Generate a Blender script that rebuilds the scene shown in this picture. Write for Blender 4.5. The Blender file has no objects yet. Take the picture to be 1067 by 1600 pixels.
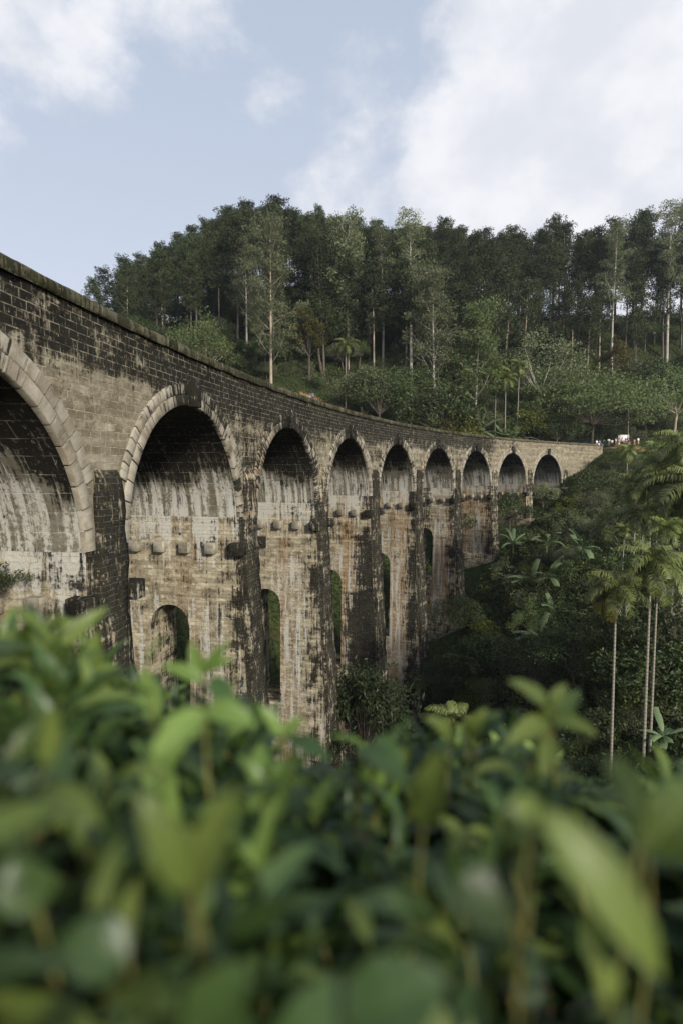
import bpy, math, random
import numpy as np
from mathutils import Vector
rad = math.radians
rng = np.random.default_rng(7)
random.seed(7)
S = bpy.context.scene
COL = S.collection

# ---------------------------------------------------------------- camera
F, PT, CX0, CY0 = 886.825, 0.07414, 533.5, 800.0
cam = bpy.data.cameras.new('camera')
camo = bpy.data.objects.new('camera', cam); COL.objects.link(camo)
cam.sensor_fit = 'VERTICAL'; cam.sensor_height = 36; cam.lens = F / 1600 * 36
cam.clip_start = 0.05; cam.clip_end = 6000
camo.rotation_euler = (math.pi / 2 - PT, 0, 0)
cam.dof.use_dof = True; cam.dof.focus_distance = 45; cam.dof.aperture_fstop = 1.25
S.camera = camo

# ---------------------------------------------------------------- sky, sun, exposure
SUN_AZ = rad(148)      # clockwise from the view direction: behind the camera, to the right
SUN_EL = rad(24)
S.view_settings.view_transform = 'Standard'; S.view_settings.look = 'None'
S.view_settings.exposure = 0.44; S.view_settings.gamma = 1
S.cycles.max_bounces = 5; S.cycles.diffuse_bounces = 3; S.cycles.glossy_bounces = 2
S.cycles.transmission_bounces = 3; S.cycles.transparent_max_bounces = 4; S.cycles.volume_bounces = 0
W_ = bpy.data.worlds.new('World'); S.world = W_; W_.use_nodes = True


class NT:
    def __init__(self, tree): self.t = tree
    def n(self, kind, **kw):
        nd = self.t.nodes.new(kind)
        for k, v in kw.items():
            if k.startswith('i_'):
                key = k[2:]
                key = int(key) if key.isdigit() else key.replace('_', ' ')
                s = nd.inputs[key]
                if isinstance(v, bpy.types.NodeSocket): self.t.links.new(v, s)
                else: s.default_value = v
            else: setattr(nd, k, v)
        return nd
    def m(self, op, a, b=0.0, c=None, clamp=False):
        nd = self.t.nodes.new('ShaderNodeMath'); nd.operation = op; nd.use_clamp = clamp
        for i, v in enumerate((a, b) if c is None else (a, b, c)):
            if isinstance(v, bpy.types.NodeSocket): self.t.links.new(v, nd.inputs[i])
            else: nd.inputs[i].default_value = v
        return nd.outputs[0]
    def mix(self, f, a, b):
        nd = self.t.nodes.new('ShaderNodeMix'); nd.data_type = 'RGBA'
        for s, v in ((nd.inputs[0], f), (nd.inputs[6], a), (nd.inputs[7], b)):
            if isinstance(v, bpy.types.NodeSocket): self.t.links.new(v, s)
            elif isinstance(v, (tuple, list)): s.default_value = tuple(v) + (1,) * (4 - len(v))
            else: s.default_value = v
        return nd.outputs[2]
    def ss(self, v, lo, hi):
        nd = self.t.nodes.new('ShaderNodeMapRange'); nd.interpolation_type = 'SMOOTHSTEP'
        self.t.links.new(v, nd.inputs[0]); nd.inputs[1].default_value = lo; nd.inputs[2].default_value = hi
        return nd.outputs[0]
    def noise(self, vec, scale, detail=4, rough=.55, dim='3D'):
        nd = self.n('ShaderNodeTexNoise', noise_dimensions=dim, i_Scale=scale, i_Detail=detail, i_Roughness=rough)
        self.t.links.new(vec, nd.inputs['Vector']); return nd.outputs[0]
    def scale(self, vec, xyz):
        nd = self.n('ShaderNodeVectorMath', operation='MULTIPLY', i_1=xyz); self.t.links.new(vec, nd.inputs[0])
        return nd.outputs[0]
    def link(self, a, b): self.t.links.new(a, b)


def pdir(px, py):
    x = (px - CX0) / F; zc = (CY0 - py) / F
    y = math.cos(PT) + zc * math.sin(PT); z = -math.sin(PT) + zc * math.cos(PT)
    return Vector((x, y, z)).normalized()


def build_world():
    t = NT(W_.node_tree); W_.node_tree.nodes.clear()
    sky = t.n('ShaderNodeTexSky', sky_type='NISHITA', sun_disc=False, sun_elevation=SUN_EL, sun_rotation=SUN_AZ,
              altitude=900, air_density=1.0, dust_density=2.5, ozone_density=1.0)
    tc = t.n('ShaderNodeTexCoord'); d = tc.outputs['Generated']
    # cloud cover: banks in given compass directions, broken up by noise
    blobs = [((960, 120), 19, 1.1), ((800, 250), 13, 1.0), ((1040, 300), 14, .95), ((610, 200), 9, .4), ((545, 285), 7, .38), ((880, 20), 14, .5),
             ((40, -40), 12, .7), ((240, -20), 8, .45), ((190, 90), 5, .3), ((445, 160), 3.5, .18), ((1300, 100), 20, .8), ((-150, 60), 12, .6), ((90, 195), 4, .25)]
    tot = None
    for (p, w, a) in blobs:
        c = pdir(*p)
        dp = t.n('ShaderNodeVectorMath', operation='DOT_PRODUCT', i_1=tuple(c)); t.link(d, dp.inputs[0])
        s = t.m('MULTIPLY', t.ss(dp.outputs['Value'], math.cos(rad(w)), math.cos(rad(w * .25))), a)
        tot = s if tot is None else t.m('MAXIMUM', tot, s)
    n1 = t.noise(t.scale(d, (1, 1, 1.5)), 5.0, 12, .62)
    n2 = t.noise(d, 2.0, 4, .5)
    cov = t.m('ADD', tot, t.m('MULTIPLY', t.m('SUBTRACT', n1, .5), 1.9))
    cov = t.m('ADD', cov, t.m('MULTIPLY', t.m('SUBTRACT', n2, .5), .35))
    mask = t.ss(cov, .28, .80)
    n3 = t.noise(t.scale(d, (1, 1, 1.3)), 9, 7, .55)
    cc = t.mix(t.ss(n3, .35, .68), (6.0, 6.15, 6.6), (7.3, 7.3, 7.5))
    hz = t.n('ShaderNodeVectorMath', operation='DOT_PRODUCT', i_1=(0, 0, 1)); t.link(d, hz.inputs[0])
    veil = t.mix(t.ss(hz.outputs['Value'], -.05, .75), (6.0, 6.15, 6.85), (4.2, 4.85, 5.9))
    base = t.mix(.80, sky.outputs[0], veil)
    col = t.mix(t.m('MULTIPLY', mask, .86), base, cc)
    bg = t.n('ShaderNodeBackground', i_Color=col, i_Strength=0.1)
    out = t.n('ShaderNodeOutputWorld'); t.link(bg.outputs[0], out.inputs[0])


build_world()
sl = bpy.data.lights.new('sun', 'SUN'); sl.energy = 3.4; sl.angle = rad(6); sl.color = (1, .94, .84)
slo = bpy.data.objects.new('sun', sl); COL.objects.link(slo)
sdir = Vector((math.sin(SUN_AZ) * math.cos(SUN_EL), math.cos(SUN_AZ) * math.cos(SUN_EL), math.sin(SUN_EL)))
slo.rotation_euler = sdir.to_track_quat('Z', 'Y').to_euler(); slo.location = sdir * 60

# ---------------------------------------------------------------- helpers


def tag(o, label=None, cat=None, group=None, kind=None):
    if label: o['label'] = label
    if cat: o['category'] = cat
    if group: o['group'] = group
    if kind: o['kind'] = kind
    return o


def empty(name, loc, label=None, cat=None, group=None, rz=0, sc=1):
    o = bpy.data.objects.new(name, None); COL.objects.link(o)
    o.location = loc; o.rotation_euler = (0, 0, rz); o.scale = (sc,) * 3 if not isinstance(sc, tuple) else sc
    o.empty_display_size = .2
    return tag(o, label, cat, group)


def link_mesh(name, me, parent=None):
    o = bpy.data.objects.new(name, me); COL.objects.link(o); o.parent = parent
    return o


def mesh_np(name, V, Q, mat, v=None, uv=None, st=None, smooth=False, tris=None):
    """V (n,3); Q (m,4) quads; v per-face float; uv (n,2); st (n,3) stain and painted shade per vertex"""
    me = bpy.data.meshes.new(name)
    V = np.asarray(V, np.float32); Q = np.asarray(Q, np.int32)
    k = Q.shape[1]
    me.vertices.add(len(V)); me.vertices.foreach_set('co', V.ravel())
    me.loops.add(Q.size); me.loops.foreach_set('vertex_index', Q.ravel())
    me.polygons.add(len(Q)); me.polygons.foreach_set('loop_start', np.arange(0, Q.size, k, dtype=np.int32))
    if smooth: me.polygons.foreach_set('use_smooth', np.ones(len(Q), bool))
    if uv is not None:
        l = me.uv_layers.new(name='UVMap'); l.data.foreach_set('uv', np.asarray(uv, np.float32)[Q.ravel()].ravel())
    if v is not None:
        a = me.attributes.new('v', 'FLOAT', 'FACE'); a.data.foreach_set('value', np.asarray(v, np.float32))
    if st is not None:
        a = me.attributes.new('st', 'FLOAT_VECTOR', 'POINT'); a.data.foreach_set('vector', np.asarray(st, np.float32).ravel())
    if mat: me.materials.append(mat)
    me.update(calc_edges=True); me.validate()
    return me


class Acc:
    """collects quads"""
    def __init__(s): s.V = []; s.Q = []; s.v = []; s.uv = []; s.st = []; s.n = 0
    def add(s, V, Q, v=0.5, uv=None, st=None):
        V = np.asarray(V, float).reshape(-1, 3); Q = np.asarray(Q, int).reshape(-1, 4)
        s.V.append(V); s.Q.append(Q + s.n); s.n += len(V)
        s.v.append(np.full(len(Q), v) if np.isscalar(v) else np.asarray(v))
        s.uv.append(np.zeros((len(V), 2)) if uv is None else np.asarray(uv).reshape(-1, 2))
        s.st.append(np.zeros((len(V), 3)) if st is None else np.asarray(st).reshape(-1, 3))
    def grid(s, P, uv=None, st=None, v=.5, flip=False):
        a, b = P.shape[:2]; i = np.arange(a * b).reshape(a, b)
        Q = np.stack([i[:-1, :-1], i[1:, :-1], i[1:, 1:], i[:-1, 1:]], -1).reshape(-1, 4)
        if flip: Q = Q[:, ::-1]
        s.add(P.reshape(-1, 3), Q, v, uv, st)
    def mesh(s, name, mat, smooth=False):
        return mesh_np(name, np.concatenate(s.V), np.concatenate(s.Q), mat, np.concatenate(s.v), np.concatenate(s.uv), np.concatenate(s.st), smooth)


def tube(acc, pts, radii, sides=6, v=.5):
    pts = np.asarray(pts, float); n = len(pts)
    d = np.gradient(pts, axis=0); d /= np.linalg.norm(d, axis=1)[:, None] + 1e-9
    ref = np.array([0, 0, 1.]) if abs(d[0, 2]) < .9 else np.array([1., 0, 0])
    a = np.cross(d, ref); a /= np.linalg.norm(a, axis=1)[:, None] + 1e-9; b = np.cross(d, a)
    th = np.linspace(0, 2 * np.pi, sides + 1)
    P = pts[:, None] + (a[:, None] * np.cos(th)[None, :, None] + b[:, None] * np.sin(th)[None, :, None]) * np.asarray(radii)[:, None, None]
    L = np.concatenate([[0], np.cumsum(np.linalg.norm(np.diff(pts, axis=0), axis=1))])
    uv = np.stack(np.broadcast_arrays(th[None, :] / 6.28, L[:, None]), -1)
    acc.grid(P, uv=uv, v=v)


def unit(a): return a / (np.linalg.norm(a, axis=-1, keepdims=True) + 1e-9)


def leaf_quads(acc, P, D, L, Wd, v, up=None, rg=rng):
    n = len(P); D = unit(D)
    R = rg.normal(size=(n, 3)) if up is None else up + rg.normal(size=(n, 3)) * .35
    U = unit(np.cross(D, R)); L = np.broadcast_to(L, n)[:, None]; Wd = np.broadcast_to(Wd, n)[:, None]
    N = np.cross(U, D)
    V = np.stack([P, P + D * L * .45 + U * Wd * .5, P + D * L - N * L * .12, P + D * L * .45 - U * Wd * .5], 1)
    acc.add(V.reshape(-1, 3), np.arange(n * 4).reshape(n, 4), v)


def clumps(acc, C, Rr, count, L, Wd, flat=.8, out=.7, rg=rng, vspread=.35, droop=0., updir=False):
    """leaf clumps; C (k,3), Rr (k,)"""
    C = np.asarray(C, float); k = len(C); Rr = np.broadcast_to(Rr, k)
    idx = np.repeat(np.arange(k), count); n = len(idx)
    g = unit(rg.normal(size=(n, 3))); r = rg.uniform(.25, 1, n) ** .5
    off = g * r[:, None] * Rr[idx][:, None]; off[:, 2] *= flat
    D = g * out + rg.normal(size=(n, 3)) * (1 - out * .5); D[:, 2] -= droop
    cv = rg.uniform(0, 1, k)
    v = np.clip(.5 + (cv[idx] - .5) * vspread * 2 + rg.normal(size=n) * .12 , 0, 1)
    s = rg.uniform(.6, 1.3, n)
    leaf_quads(acc, C[idx] + off, D, L * s, Wd * s, v, up=(np.array([0, 0, 1.]) if updir else None), rg=rg)


# ---------------------------------------------------------------- materials
def material(name):
    m = bpy.data.materials.new(name); m.use_nodes = True; m.node_tree.nodes.clear()
    return m, NT(m.node_tree)


def bsdf_out(t, **kw):
    b = t.n('ShaderNodeBsdfPrincipled', **kw); o = t.n('ShaderNodeOutputMaterial'); t.link(b.outputs[0], o.inputs[0]); return b, o


def foliage_mat(name, dark, light, trans=.25, rough=.6, spec=.25, hue=.0, veins=False):
    m, t = material(name)
    at = t.n('ShaderNodeAttribute', attribute_name='v')
    oi = t.n('ShaderNodeObjectInfo')
    f = t.m('ADD', t.m('MULTIPLY', at.outputs['Fac'], .75), t.m('MULTIPLY', oi.outputs['Random'], .25))
    c = t.mix(f, dark, light)
    hgt = None
    if veins:
        uvn = t.n('ShaderNodeUVMap'); uvn.uv_map = 'UVMap'; sp = t.n('ShaderNodeSeparateXYZ'); t.link(uvn.outputs[0], sp.inputs[0])
        dx = t.m('ABSOLUTE', t.m('SUBTRACT', sp.outputs[0], .5))
        mid = t.m('SUBTRACT', 1.0, t.ss(dx, .015, .05))
        w = t.m('SINE', t.m('MULTIPLY', t.m('SUBTRACT', sp.outputs[1], t.m('MULTIPLY', dx, .45)), 62.0))
        side = t.m('MULTIPLY', t.ss(w, .8, 1.0), .35)
        hgt = t.m('MAXIMUM', mid, side)
        sp2 = t.noise(uvn.outputs[0], 5.0, 5, .7)
        c = t.mix(t.m('MULTIPLY', hgt, .35), c, tuple(min(1, x * 1.8) for x in light))
        c = t.mix(t.m('MULTIPLY', t.ss(sp2, .62, .72), .5), c, (.10, .07, .02))
    hs = t.n('ShaderNodeHueSaturation', i_Color=c, i_Saturation=1.05)
    t.link(t.m('ADD', .474, t.m('MULTIPLY', oi.outputs['Random'], .03 + hue)), hs.inputs['Hue'])
    t.link(t.m('ADD', .78, t.m('MULTIPLY', oi.outputs['Random'], .42)), hs.inputs['Value'])
    b = t.n('ShaderNodeBsdfPrincipled', i_Roughness=rough); b.inputs['Specular IOR Level'].default_value = spec
    t.link(hs.outputs[0], b.inputs['Base Color'])
    if hgt is not None:
        bp = t.n('ShaderNodeBump', i_Strength=.5, i_Distance=.002); t.link(hgt, bp.inputs['Height']); t.link(bp.outputs[0], b.inputs['Normal'])
    tr = t.n('ShaderNodeBsdfTranslucent'); t.link(hs.outputs[0], tr.inputs[0])
    mx = t.n('ShaderNodeMixShader', i_0=trans); t.link(b.outputs[0], mx.inputs[1]); t.link(tr.outputs[0], mx.inputs[2])
    o = t.n('ShaderNodeOutputMaterial'); t.link(mx.outputs[0], o.inputs[0])
    return m


def simple_mat(name, c1, c2, scale=3, rough=.85, stretch=(1, 1, 1), bump=.3, spec=.2):
    m, t = material(name)
    tc = t.n('ShaderNodeTexCoord'); vec = t.scale(tc.outputs['Object'], stretch)
    n = t.noise(vec, scale, 6, .6)
    b, o = bsdf_out(t, i_Roughness=rough); b.inputs['Specular IOR Level'].default_value = spec
    t.link(t.mix(t.ss(n, .3, .7), c1, c2), b.inputs['Base Color'])
    if bump:
        bp = t.n('ShaderNodeBump', i_Strength=bump, i_Distance=.05); t.link(n, bp.inputs['Height']); t.link(bp.outputs[0], b.inputs['Normal'])
    return m


def stone_mat(name, bw, bh, c1, c2, mortar, bump=.8, ms=.014, dist=.05, mexp=.45, mossy=0.0, sw=2.0, bl=.55):
    """masonry in metres from UV, with black growth and painted shade, white lime and rust runs; st = (black, lime, rust)"""
    m, t = material(name)
    uvn = t.n('ShaderNodeUVMap'); uvn.uv_map = 'UVMap'; uv = uvn.outputs[0]
    at = t.n('ShaderNodeAttribute', attribute_name='st'); sx = t.n('ShaderNodeSeparateXYZ'); t.link(at.outputs['Vector'], sx.inputs[0])
    geo = t.n('ShaderNodeNewGeometry'); pos = geo.outputs['Position']
    dn = t.n('ShaderNodeTexNoise', i_Scale=1.7, i_Detail=3); t.link(uv, dn.inputs['Vector'])
    off = t.n('ShaderNodeVectorMath', operation='MULTIPLY_ADD', i_1=(dist, dist, 0)); t.link(dn.outputs['Color'], off.inputs[0]); t.link(uv, off.inputs[2])
    br = t.n('ShaderNodeTexBrick', i_Scale=1.0, offset=.5, squash=.8, squash_frequency=3)
    br.inputs['Color1'].default_value = (0, 0, 0, 1); br.inputs['Color2'].default_value = (1, 1, 1, 1); br.inputs['Mortar'].default_value = (.5, .5, .5, 1)
    br.inputs['Mortar Size'].default_value = ms; br.inputs['Mortar Smooth'].default_value = .25
    br.inputs['Brick Width'].default_value = bw; br.inputs['Row Height'].default_value = bh; br.inputs['Bias'].default_value = 0
    t.link(off.outputs[0], br.inputs['Vector'])
    bc = t.n('ShaderNodeSeparateColor'); t.link(br.outputs['Color'], bc.inputs[0]); tonev = bc.outputs[0]; mf = br.outputs['Fac']
    fine = t.noise(uv, 7, 8, .72); med = t.noise(uv, 1.3, 8, .66); big = t.noise(uv, .33, 4, .6)
    streak = t.noise(t.scale(uv, (3.2, .22, 1)), 1.0, 5, .62)
    streak2 = t.noise(t.scale(uv, (7.0, .5, 1)), 1.0, 5, .65)
    base = t.mix(t.m('ADD', t.m('MULTIPLY', tonev, .55), t.m('MULTIPLY', t.ss(fine, .3, .7), .45)), c1, c2)
    base = t.mix(t.m('MULTIPLY', t.ss(med, .42, .62), bl), base, (.15, .11, .06))
    base = t.mix(t.m('MULTIPLY', t.ss(t.noise(t.scale(uv, (.9, 2.2, 1)), 1.1, 7, .7), .50, .66), bl), base, (.11, .085, .05))
    course = t.noise(t.scale(uv, (.12, 1 / bh / 1.6, 1)), 1.0, 2, .5)
    base = t.mix(t.m('MULTIPLY', t.ss(course, .42, .62), .38), base, (.10, .08, .05))
    mvis = t.ss(t.noise(uv, 2.4, 4, .6), .34, .62)
    mf = t.m('MULTIPLY', mf, mvis)
    base = t.mix(mf, base, mortar)
    # rust
    rm = t.m('ADD', sx.outputs[2], t.m('MULTIPLY', t.m('SUBTRACT', streak2, .5), 1.2)); rm = t.m('ADD', rm, t.m('MULTIPLY', t.m('SUBTRACT', med, .5), 1.0))
    base = t.mix(t.m('MULTIPLY', t.ss(rm, .28, .85), .62), base, (.31, .15, .045))
    # lime
    lm = t.m('ADD', sx.outputs[1], t.m('MULTIPLY', t.m('SUBTRACT', streak, .5), 1.7)); lm = t.m('ADD', lm, t.m('MULTIPLY', t.m('SUBTRACT', fine, .5), .9))
    lm = t.m('ADD', lm, t.m('MULTIPLY', t.m('SUBTRACT', med, .5), .7))
    base = t.mix(t.m('MULTIPLY', t.ss(lm, .5, .72), .8), base, (.55, .53, .47))
    # black growth; also carries the shade painted into vaults and one pier
    k = t.m('ADD', sx.outputs[0], t.m('MULTIPLY', t.m('SUBTRACT', streak2, .5), sw)); k = t.m('ADD', k, t.m('MULTIPLY', t.m('SUBTRACT', med, .5), 1.5))
    k = t.m('ADD', k, t.m('MULTIPLY', t.m('SUBTRACT', big, .5), .9)); k = t.m('ADD', k, t.m('MULTIPLY', t.m('SUBTRACT', tonev, .5), .16))
    k = t.m('ADD', k, t.m('MULTIPLY', t.m('SUBTRACT', fine, .5), 1.5)); k = t.m('ADD', k, t.m('MULTIPLY', t.m('SUBTRACT', course, .5), .45))
    k = t.ss(k, .38, .74)
    k = t.m('MULTIPLY', k, t.m('SUBTRACT', .96, t.m('MULTIPLY', mf, mexp)))
    blk = t.mix(t.ss(big, .4, .65), (.006, .006, .005), (.018, .017, .011))
    base = t.mix(k, base, blk)
    # flecks of lichen on the black
    fl = t.noise(t.scale(uv, (1.6, .8, 1)), 6.0, 4, .75)
    base = t.mix(t.m('MULTIPLY', t.ss(fl, .60, .69), .75), base, (.42, .41, .34))
    if mossy:
        base = t.mix(t.m('MULTIPLY', t.ss(t.noise(uv, 2.6, 5, .6), .35, .62), mossy), base, (.042, .045, .014))
    b, o = bsdf_out(t, i_Roughness=.9); b.inputs['Specular IOR Level'].default_value = .15
    t.link(base, b.inputs['Base Color'])
    h = t.m('ADD', t.m('MULTIPLY', t.m('SUBTRACT', 1.0, mf), .6), t.m('MULTIPLY', fine, .55))
    h = t.m('ADD', h, t.m('MULTIPLY', tonev, .25))
    bp = t.n('ShaderNodeBump', i_Strength=bump, i_Distance=.11); t.link(h, bp.inputs['Height']); t.link(bp.outputs[0], b.inputs['Normal'])
    return m


M = {}
M['rubble'] = stone_mat('rough_coursed_stone', .46, .215, (.17, .145, .095), (.49, .435, .32), (.42, .375, .28), bump=1.0, sw=1.1, mexp=.6)
M['pier'] = stone_mat('pier_stone', .40, .17, (.22, .18, .11), (.69, .61, .44), (.42, .37, .28), ms=.010, mexp=.25, sw=1.9, bl=.7)
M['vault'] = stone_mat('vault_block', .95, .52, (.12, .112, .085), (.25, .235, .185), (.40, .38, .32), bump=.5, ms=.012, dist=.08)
M['ring'] = stone_mat('dressed_stone', 60, 60, (.30, .27, .21), (.54, .49, .40), (.5, .46, .38), bump=.12, ms=0)
M['coping'] = stone_mat('mossy_coping', .95, 60, (.085, .078, .05), (.17, .155, .105), (.24, .22, .16), bump=.6, ms=.02, dist=0, mossy=.5)
M['bark_pine'] = simple_mat('pine_bark', (.07, .055, .045), (.17, .14, .115), 6, stretch=(1, 1, .25))
M['bark_pale'] = simple_mat('pale_bark', (.34, .30, .25), (.55, .51, .44), 4, stretch=(1, 1, .25), bump=.1)
M['bark_tan'] = simple_mat('tan_bark', (.27, .21, .15), (.47, .39, .29), 4, stretch=(1, 1, .25), bump=.1)
M['bark_dark'] = simple_mat('dark_bark', (.05, .04, .03), (.13, .105, .08), 5, stretch=(1, 1, .3))
M['pine'] = foliage_mat('pine_needles', (.017, .027, .012), (.082, .100, .046), .15, .7, .12)
M['euc'] = foliage_mat('gum_leaves', (.075, .095, .050), (.22, .24, .125), .25, .6)
M['broad'] = foliage_mat('broad_leaves', (.014, .025, .009), (.092, .125, .045), .15, .5, .25)
M['darkbroad'] = foliage_mat('dark_leaves', (.010, .018, .007), (.040, .058, .022), .1, .5, .2)
M['lightbroad'] = foliage_mat('pale_broad_leaves', (.065, .095, .035), (.17, .22, .085), .25, .5)
M['yellow'] = foliage_mat('yellowish_leaves', (.08, .105, .02), (.22, .24, .05), .25, .5)
M['rustleaf'] = foliage_mat('autumn_leaves', (.06, .065, .018), (.19, .18, .045), .25, .5)
M['palm'] = foliage_mat('palm_leaflets', (.020, .042, .012), (.26, .31, .10), .2, .4, .4)
M['palm_old'] = foliage_mat('old_palm_leaflets', (.16, .15, .03), (.30, .27, .05), .25, .5)
M['banana'] = foliage_mat('banana_leaves', (.07, .11, .045), (.19, .25, .12), .25, .4, .4)
M['under'] = foliage_mat('undergrowth_leaves', (.013, .022, .008), (.090, .115, .042), .15, .6, .15)


def palm_trunk_mat():
    m, t = material('ringed_palm_trunk')
    tc = t.n('ShaderNodeTexCoord')
    w = t.n('ShaderNodeTexWave', wave_type='BANDS', bands_direction='Z', i_Scale=1.3, i_Distortion=3.5, i_Detail=4); t.link(tc.outputs['Object'], w.inputs[0])
    n = t.noise(tc.outputs['Object'], 5, 5)
    c = t.mix(t.ss(w.outputs['Fac'], .05, .5), (.19, .165, .125), t.mix(n, (.22, .195, .15), (.36, .33, .27)))
    b, o = bsdf_out(t, i_Roughness=.8); t.link(c, b.inputs['Base Color'])
    return m


M['palm_trunk'] = palm_trunk_mat()
M['crownshaft'] = simple_mat('crownshaft', (.07, .10, .03), (.12, .16, .05), 3, .5)


def terrain_mat():
    m, t = material('forest_floor')
    geo = t.n('ShaderNodeNewGeometry'); p = geo.outputs['Position']
    n = t.noise(p, .25, 8, .65); n2 = t.noise(p, 2.2, 6, .6); n3 = t.noise(p, .09, 4, .5)
    at = t.n('ShaderNodeAttribute', attribute_name='soil')
    c = t.mix(t.ss(n2, .35, .65), (.017, .026, .010), (.05, .062, .02))
    c = t.mix(t.m('MULTIPLY', t.ss(n, .5, .7), .6), c, (.05, .035, .018))
    soil = t.ss(t.m('ADD', at.outputs['Fac'], t.m('MULTIPLY', t.m('SUBTRACT', n2, .5), .8)), .4, .7)
    c = t.mix(soil, c, t.mix(n2, (.23, .12, .055), (.42, .25, .13)))
    b, o = bsdf_out(t, i_Roughness=.95); t.link(c, b.inputs['Base Color']); b.inputs['Specular IOR Level'].default_value = .1
    bp = t.n('ShaderNodeBump', i_Strength=.6, i_Distance=.2); t.link(n2, bp.inputs['Height']); t.link(bp.outputs[0], b.inputs['Normal'])
    return m


M['ground'] = terrain_mat()

# ---------------------------------------------------------------- terrain
CP = np.array([(0, 0, -1.5), (3, 0, -1.6), (-3, 0, -1.35), (0, 1.6, -1.8), (-2.5, 1.8, -1.7), (2.5, 1.6, -1.9), (0, -15, .5), (30, -15, -4), (-25, -15, 0),
    (0, 5, -5), (0, 10, -9.5), (-4, 8, -8.5), (6, 10, -9), (15, 10, -8.5), (0, 20, -17), (10, 20, -14.5), (14, 28, -15.7), (25, 28, -13.5), (40, 30, -10),
    (0, 30, -22), (0, 42, -26), (3, 50, -27.5), (7.7, 57, -25.3), (13.5, 66, -17.7), (20, 75, -11.6), (27.5, 83, -7.6), (35.6, 90.6, -3.2), (41, 94.5, .3),
    (44.5, 96.5, 2.4), (54, 112, 4.5), (49, 104, 3.8), (70, 112, 4.7), (60, 100, .6), (47, 84, -3.2), (40, 70, -7.5), (30, 55, -12), (50, 60, -9), (22, 42, -15.5),
    (35, 45, -12), (60, 70, -4), (80, 90, 3), (-7, 10, -10), (-6.4, 15.5, -13), (-5, 21, -17), (-4.3, 26, -20), (-1.2, 37, -25), (-8, 0, -3.5), (-9, -8, -1),
    (-12, 15, -13), (-15, 30, -20), (-12, 45, -26), (-5, 60, -27), (5, 72, -22), (12, 82, -12), (22, 92, -4), (35, 103, 2.4), (42, 108, 3.0),
    (-30, 10, -8), (-40, 30, -12), (-30, 55, -14), (-25, 75, -6), (-15, 85, 1), (0, 92, 4.5), (15, 100, 6), (30, 112, 7), (47, 122, 8),
    (-12, 100, 13), (5, 106, 11), (-35, 95, 10), (-50, 110, 14), (-65, 140, 23), (-30, 125, 30), (-10, 130, 34), (-48, 150, 35), (-31, 150, 43), (-15, 155, 47),
    (0, 155, 47), (20, 150, 43), (40, 150, 39), (60, 150, 38), (90, 150, 39), (110, 160, 42), (30, 130, 24), (55, 130, 15), (75, 130, 14), (95, 130, 19),
    (-90, 150, 20), (-100, 200, 10), (0, 200, 28), (60, 200, 15), (120, 200, 20), (-70, 90, 2), (-80, 50, -8), (70, 120, 7), (100, 60, 0), (110, 20, -6)], float)


def _phi(r): return np.where(r > 1e-6, r * r * np.log(np.maximum(r, 1e-6)), 0)


def _tps():
    X = CP[:, :2] / 50; n = len(X)
    K = _phi(np.linalg.norm(X[:, None] - X[None], axis=-1)) + np.eye(n) * 2e-4
    Pm = np.concatenate([np.ones((n, 1)), X], 1)
    A = np.zeros((n + 3, n + 3)); A[:n, :n] = K; A[:n, n:] = Pm; A[n:, :n] = Pm.T
    return np.linalg.solve(A, np.concatenate([CP[:, 2], np.zeros(3)])), X


_W, _X = _tps()


def hz(x, y):
    x = np.asarray(x, float); y = np.asarray(y, float); sh = np.broadcast(x, y).shape
    p = np.stack([np.broadcast_to(x, sh).ravel(), np.broadcast_to(y, sh).ravel()], -1)
    out = np.empty(len(p))
    for i in range(0, len(p), 20000):
        q = p[i:i + 20000] / 50
        out[i:i + 20000] = _phi(np.linalg.norm(q[:, None] - _X[None], axis=-1)) @ _W[:-3] + _W[-3] + q @ _W[-2:]
    out += .35 * np.sin(p[:, 0] * .31 + 1.3) * np.cos(p[:, 1] * .27) * np.clip((p[:, 1] - 8) / 20, 0, 1)
    d = np.hypot(p[:, 0] - 10, p[:, 1] - 80); w = np.clip((d - 120) / 130, 0, 1); w = w * w * (3 - 2 * w)
    out = out * (1 - w) + (-12) * w
    return out.reshape(sh)


def hz1(x, y): return float(hz(x, y))


SOIL = [(-5, 99, 5.5, .9), (2, 101, 6, .8), (55, 110.5, 5.5, .95), (50, 105, 3, .9), (36.5, 88.5, 1.3, .8), (33, 84, 1.2, .6), (25, 77, 1.2, .8), (20.5, 69.5, 1.1, .8), (15, 62, 1.3, .8), (12, 59, .9, .8),
        (24, 38, 3, .5), (26, 30, 4, .6)]


def build_terrain():
    xs = np.concatenate([[-3000, -1500, -800, -400, -250, -180], np.arange(-140, -40, 3), np.arange(-40, 80, 1.5), np.arange(80, 161, 3), [190, 250, 400, 800, 1500, 3000]])
    ys = np.concatenate([[-1500, -600, -250, -120, -60, -30], np.arange(-20, 0, 2), np.arange(0, 130, 1.5), np.arange(130, 221, 3), [250, 320, 500, 900, 1800, 4000]])
    Xg, Yg = np.meshgrid(xs, ys, indexing='ij'); Z = hz(Xg, Yg)
    a = Acc(); a.grid(np.stack([Xg, Yg, Z], -1), flip=False)
    me = a.mesh('ground', M['ground'], True)
    soil = np.zeros(Xg.size); X1 = Xg.ravel(); Y1 = Yg.ravel()
    for (sx, sy, r, s) in SOIL: soil = np.maximum(soil, s * np.exp(-((X1 - sx) ** 2 + (Y1 - sy) ** 2) / r ** 2))
    at = me.attributes.new('soil', 'FLOAT', 'POINT'); at.data.foreach_set('value', soil.astype(np.float32))
    o = link_mesh('ground', me); tag(o, 'valley floor and wooded hillside ground under and beyond the viaduct', 'ground', kind='structure')


build_terrain()

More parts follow.
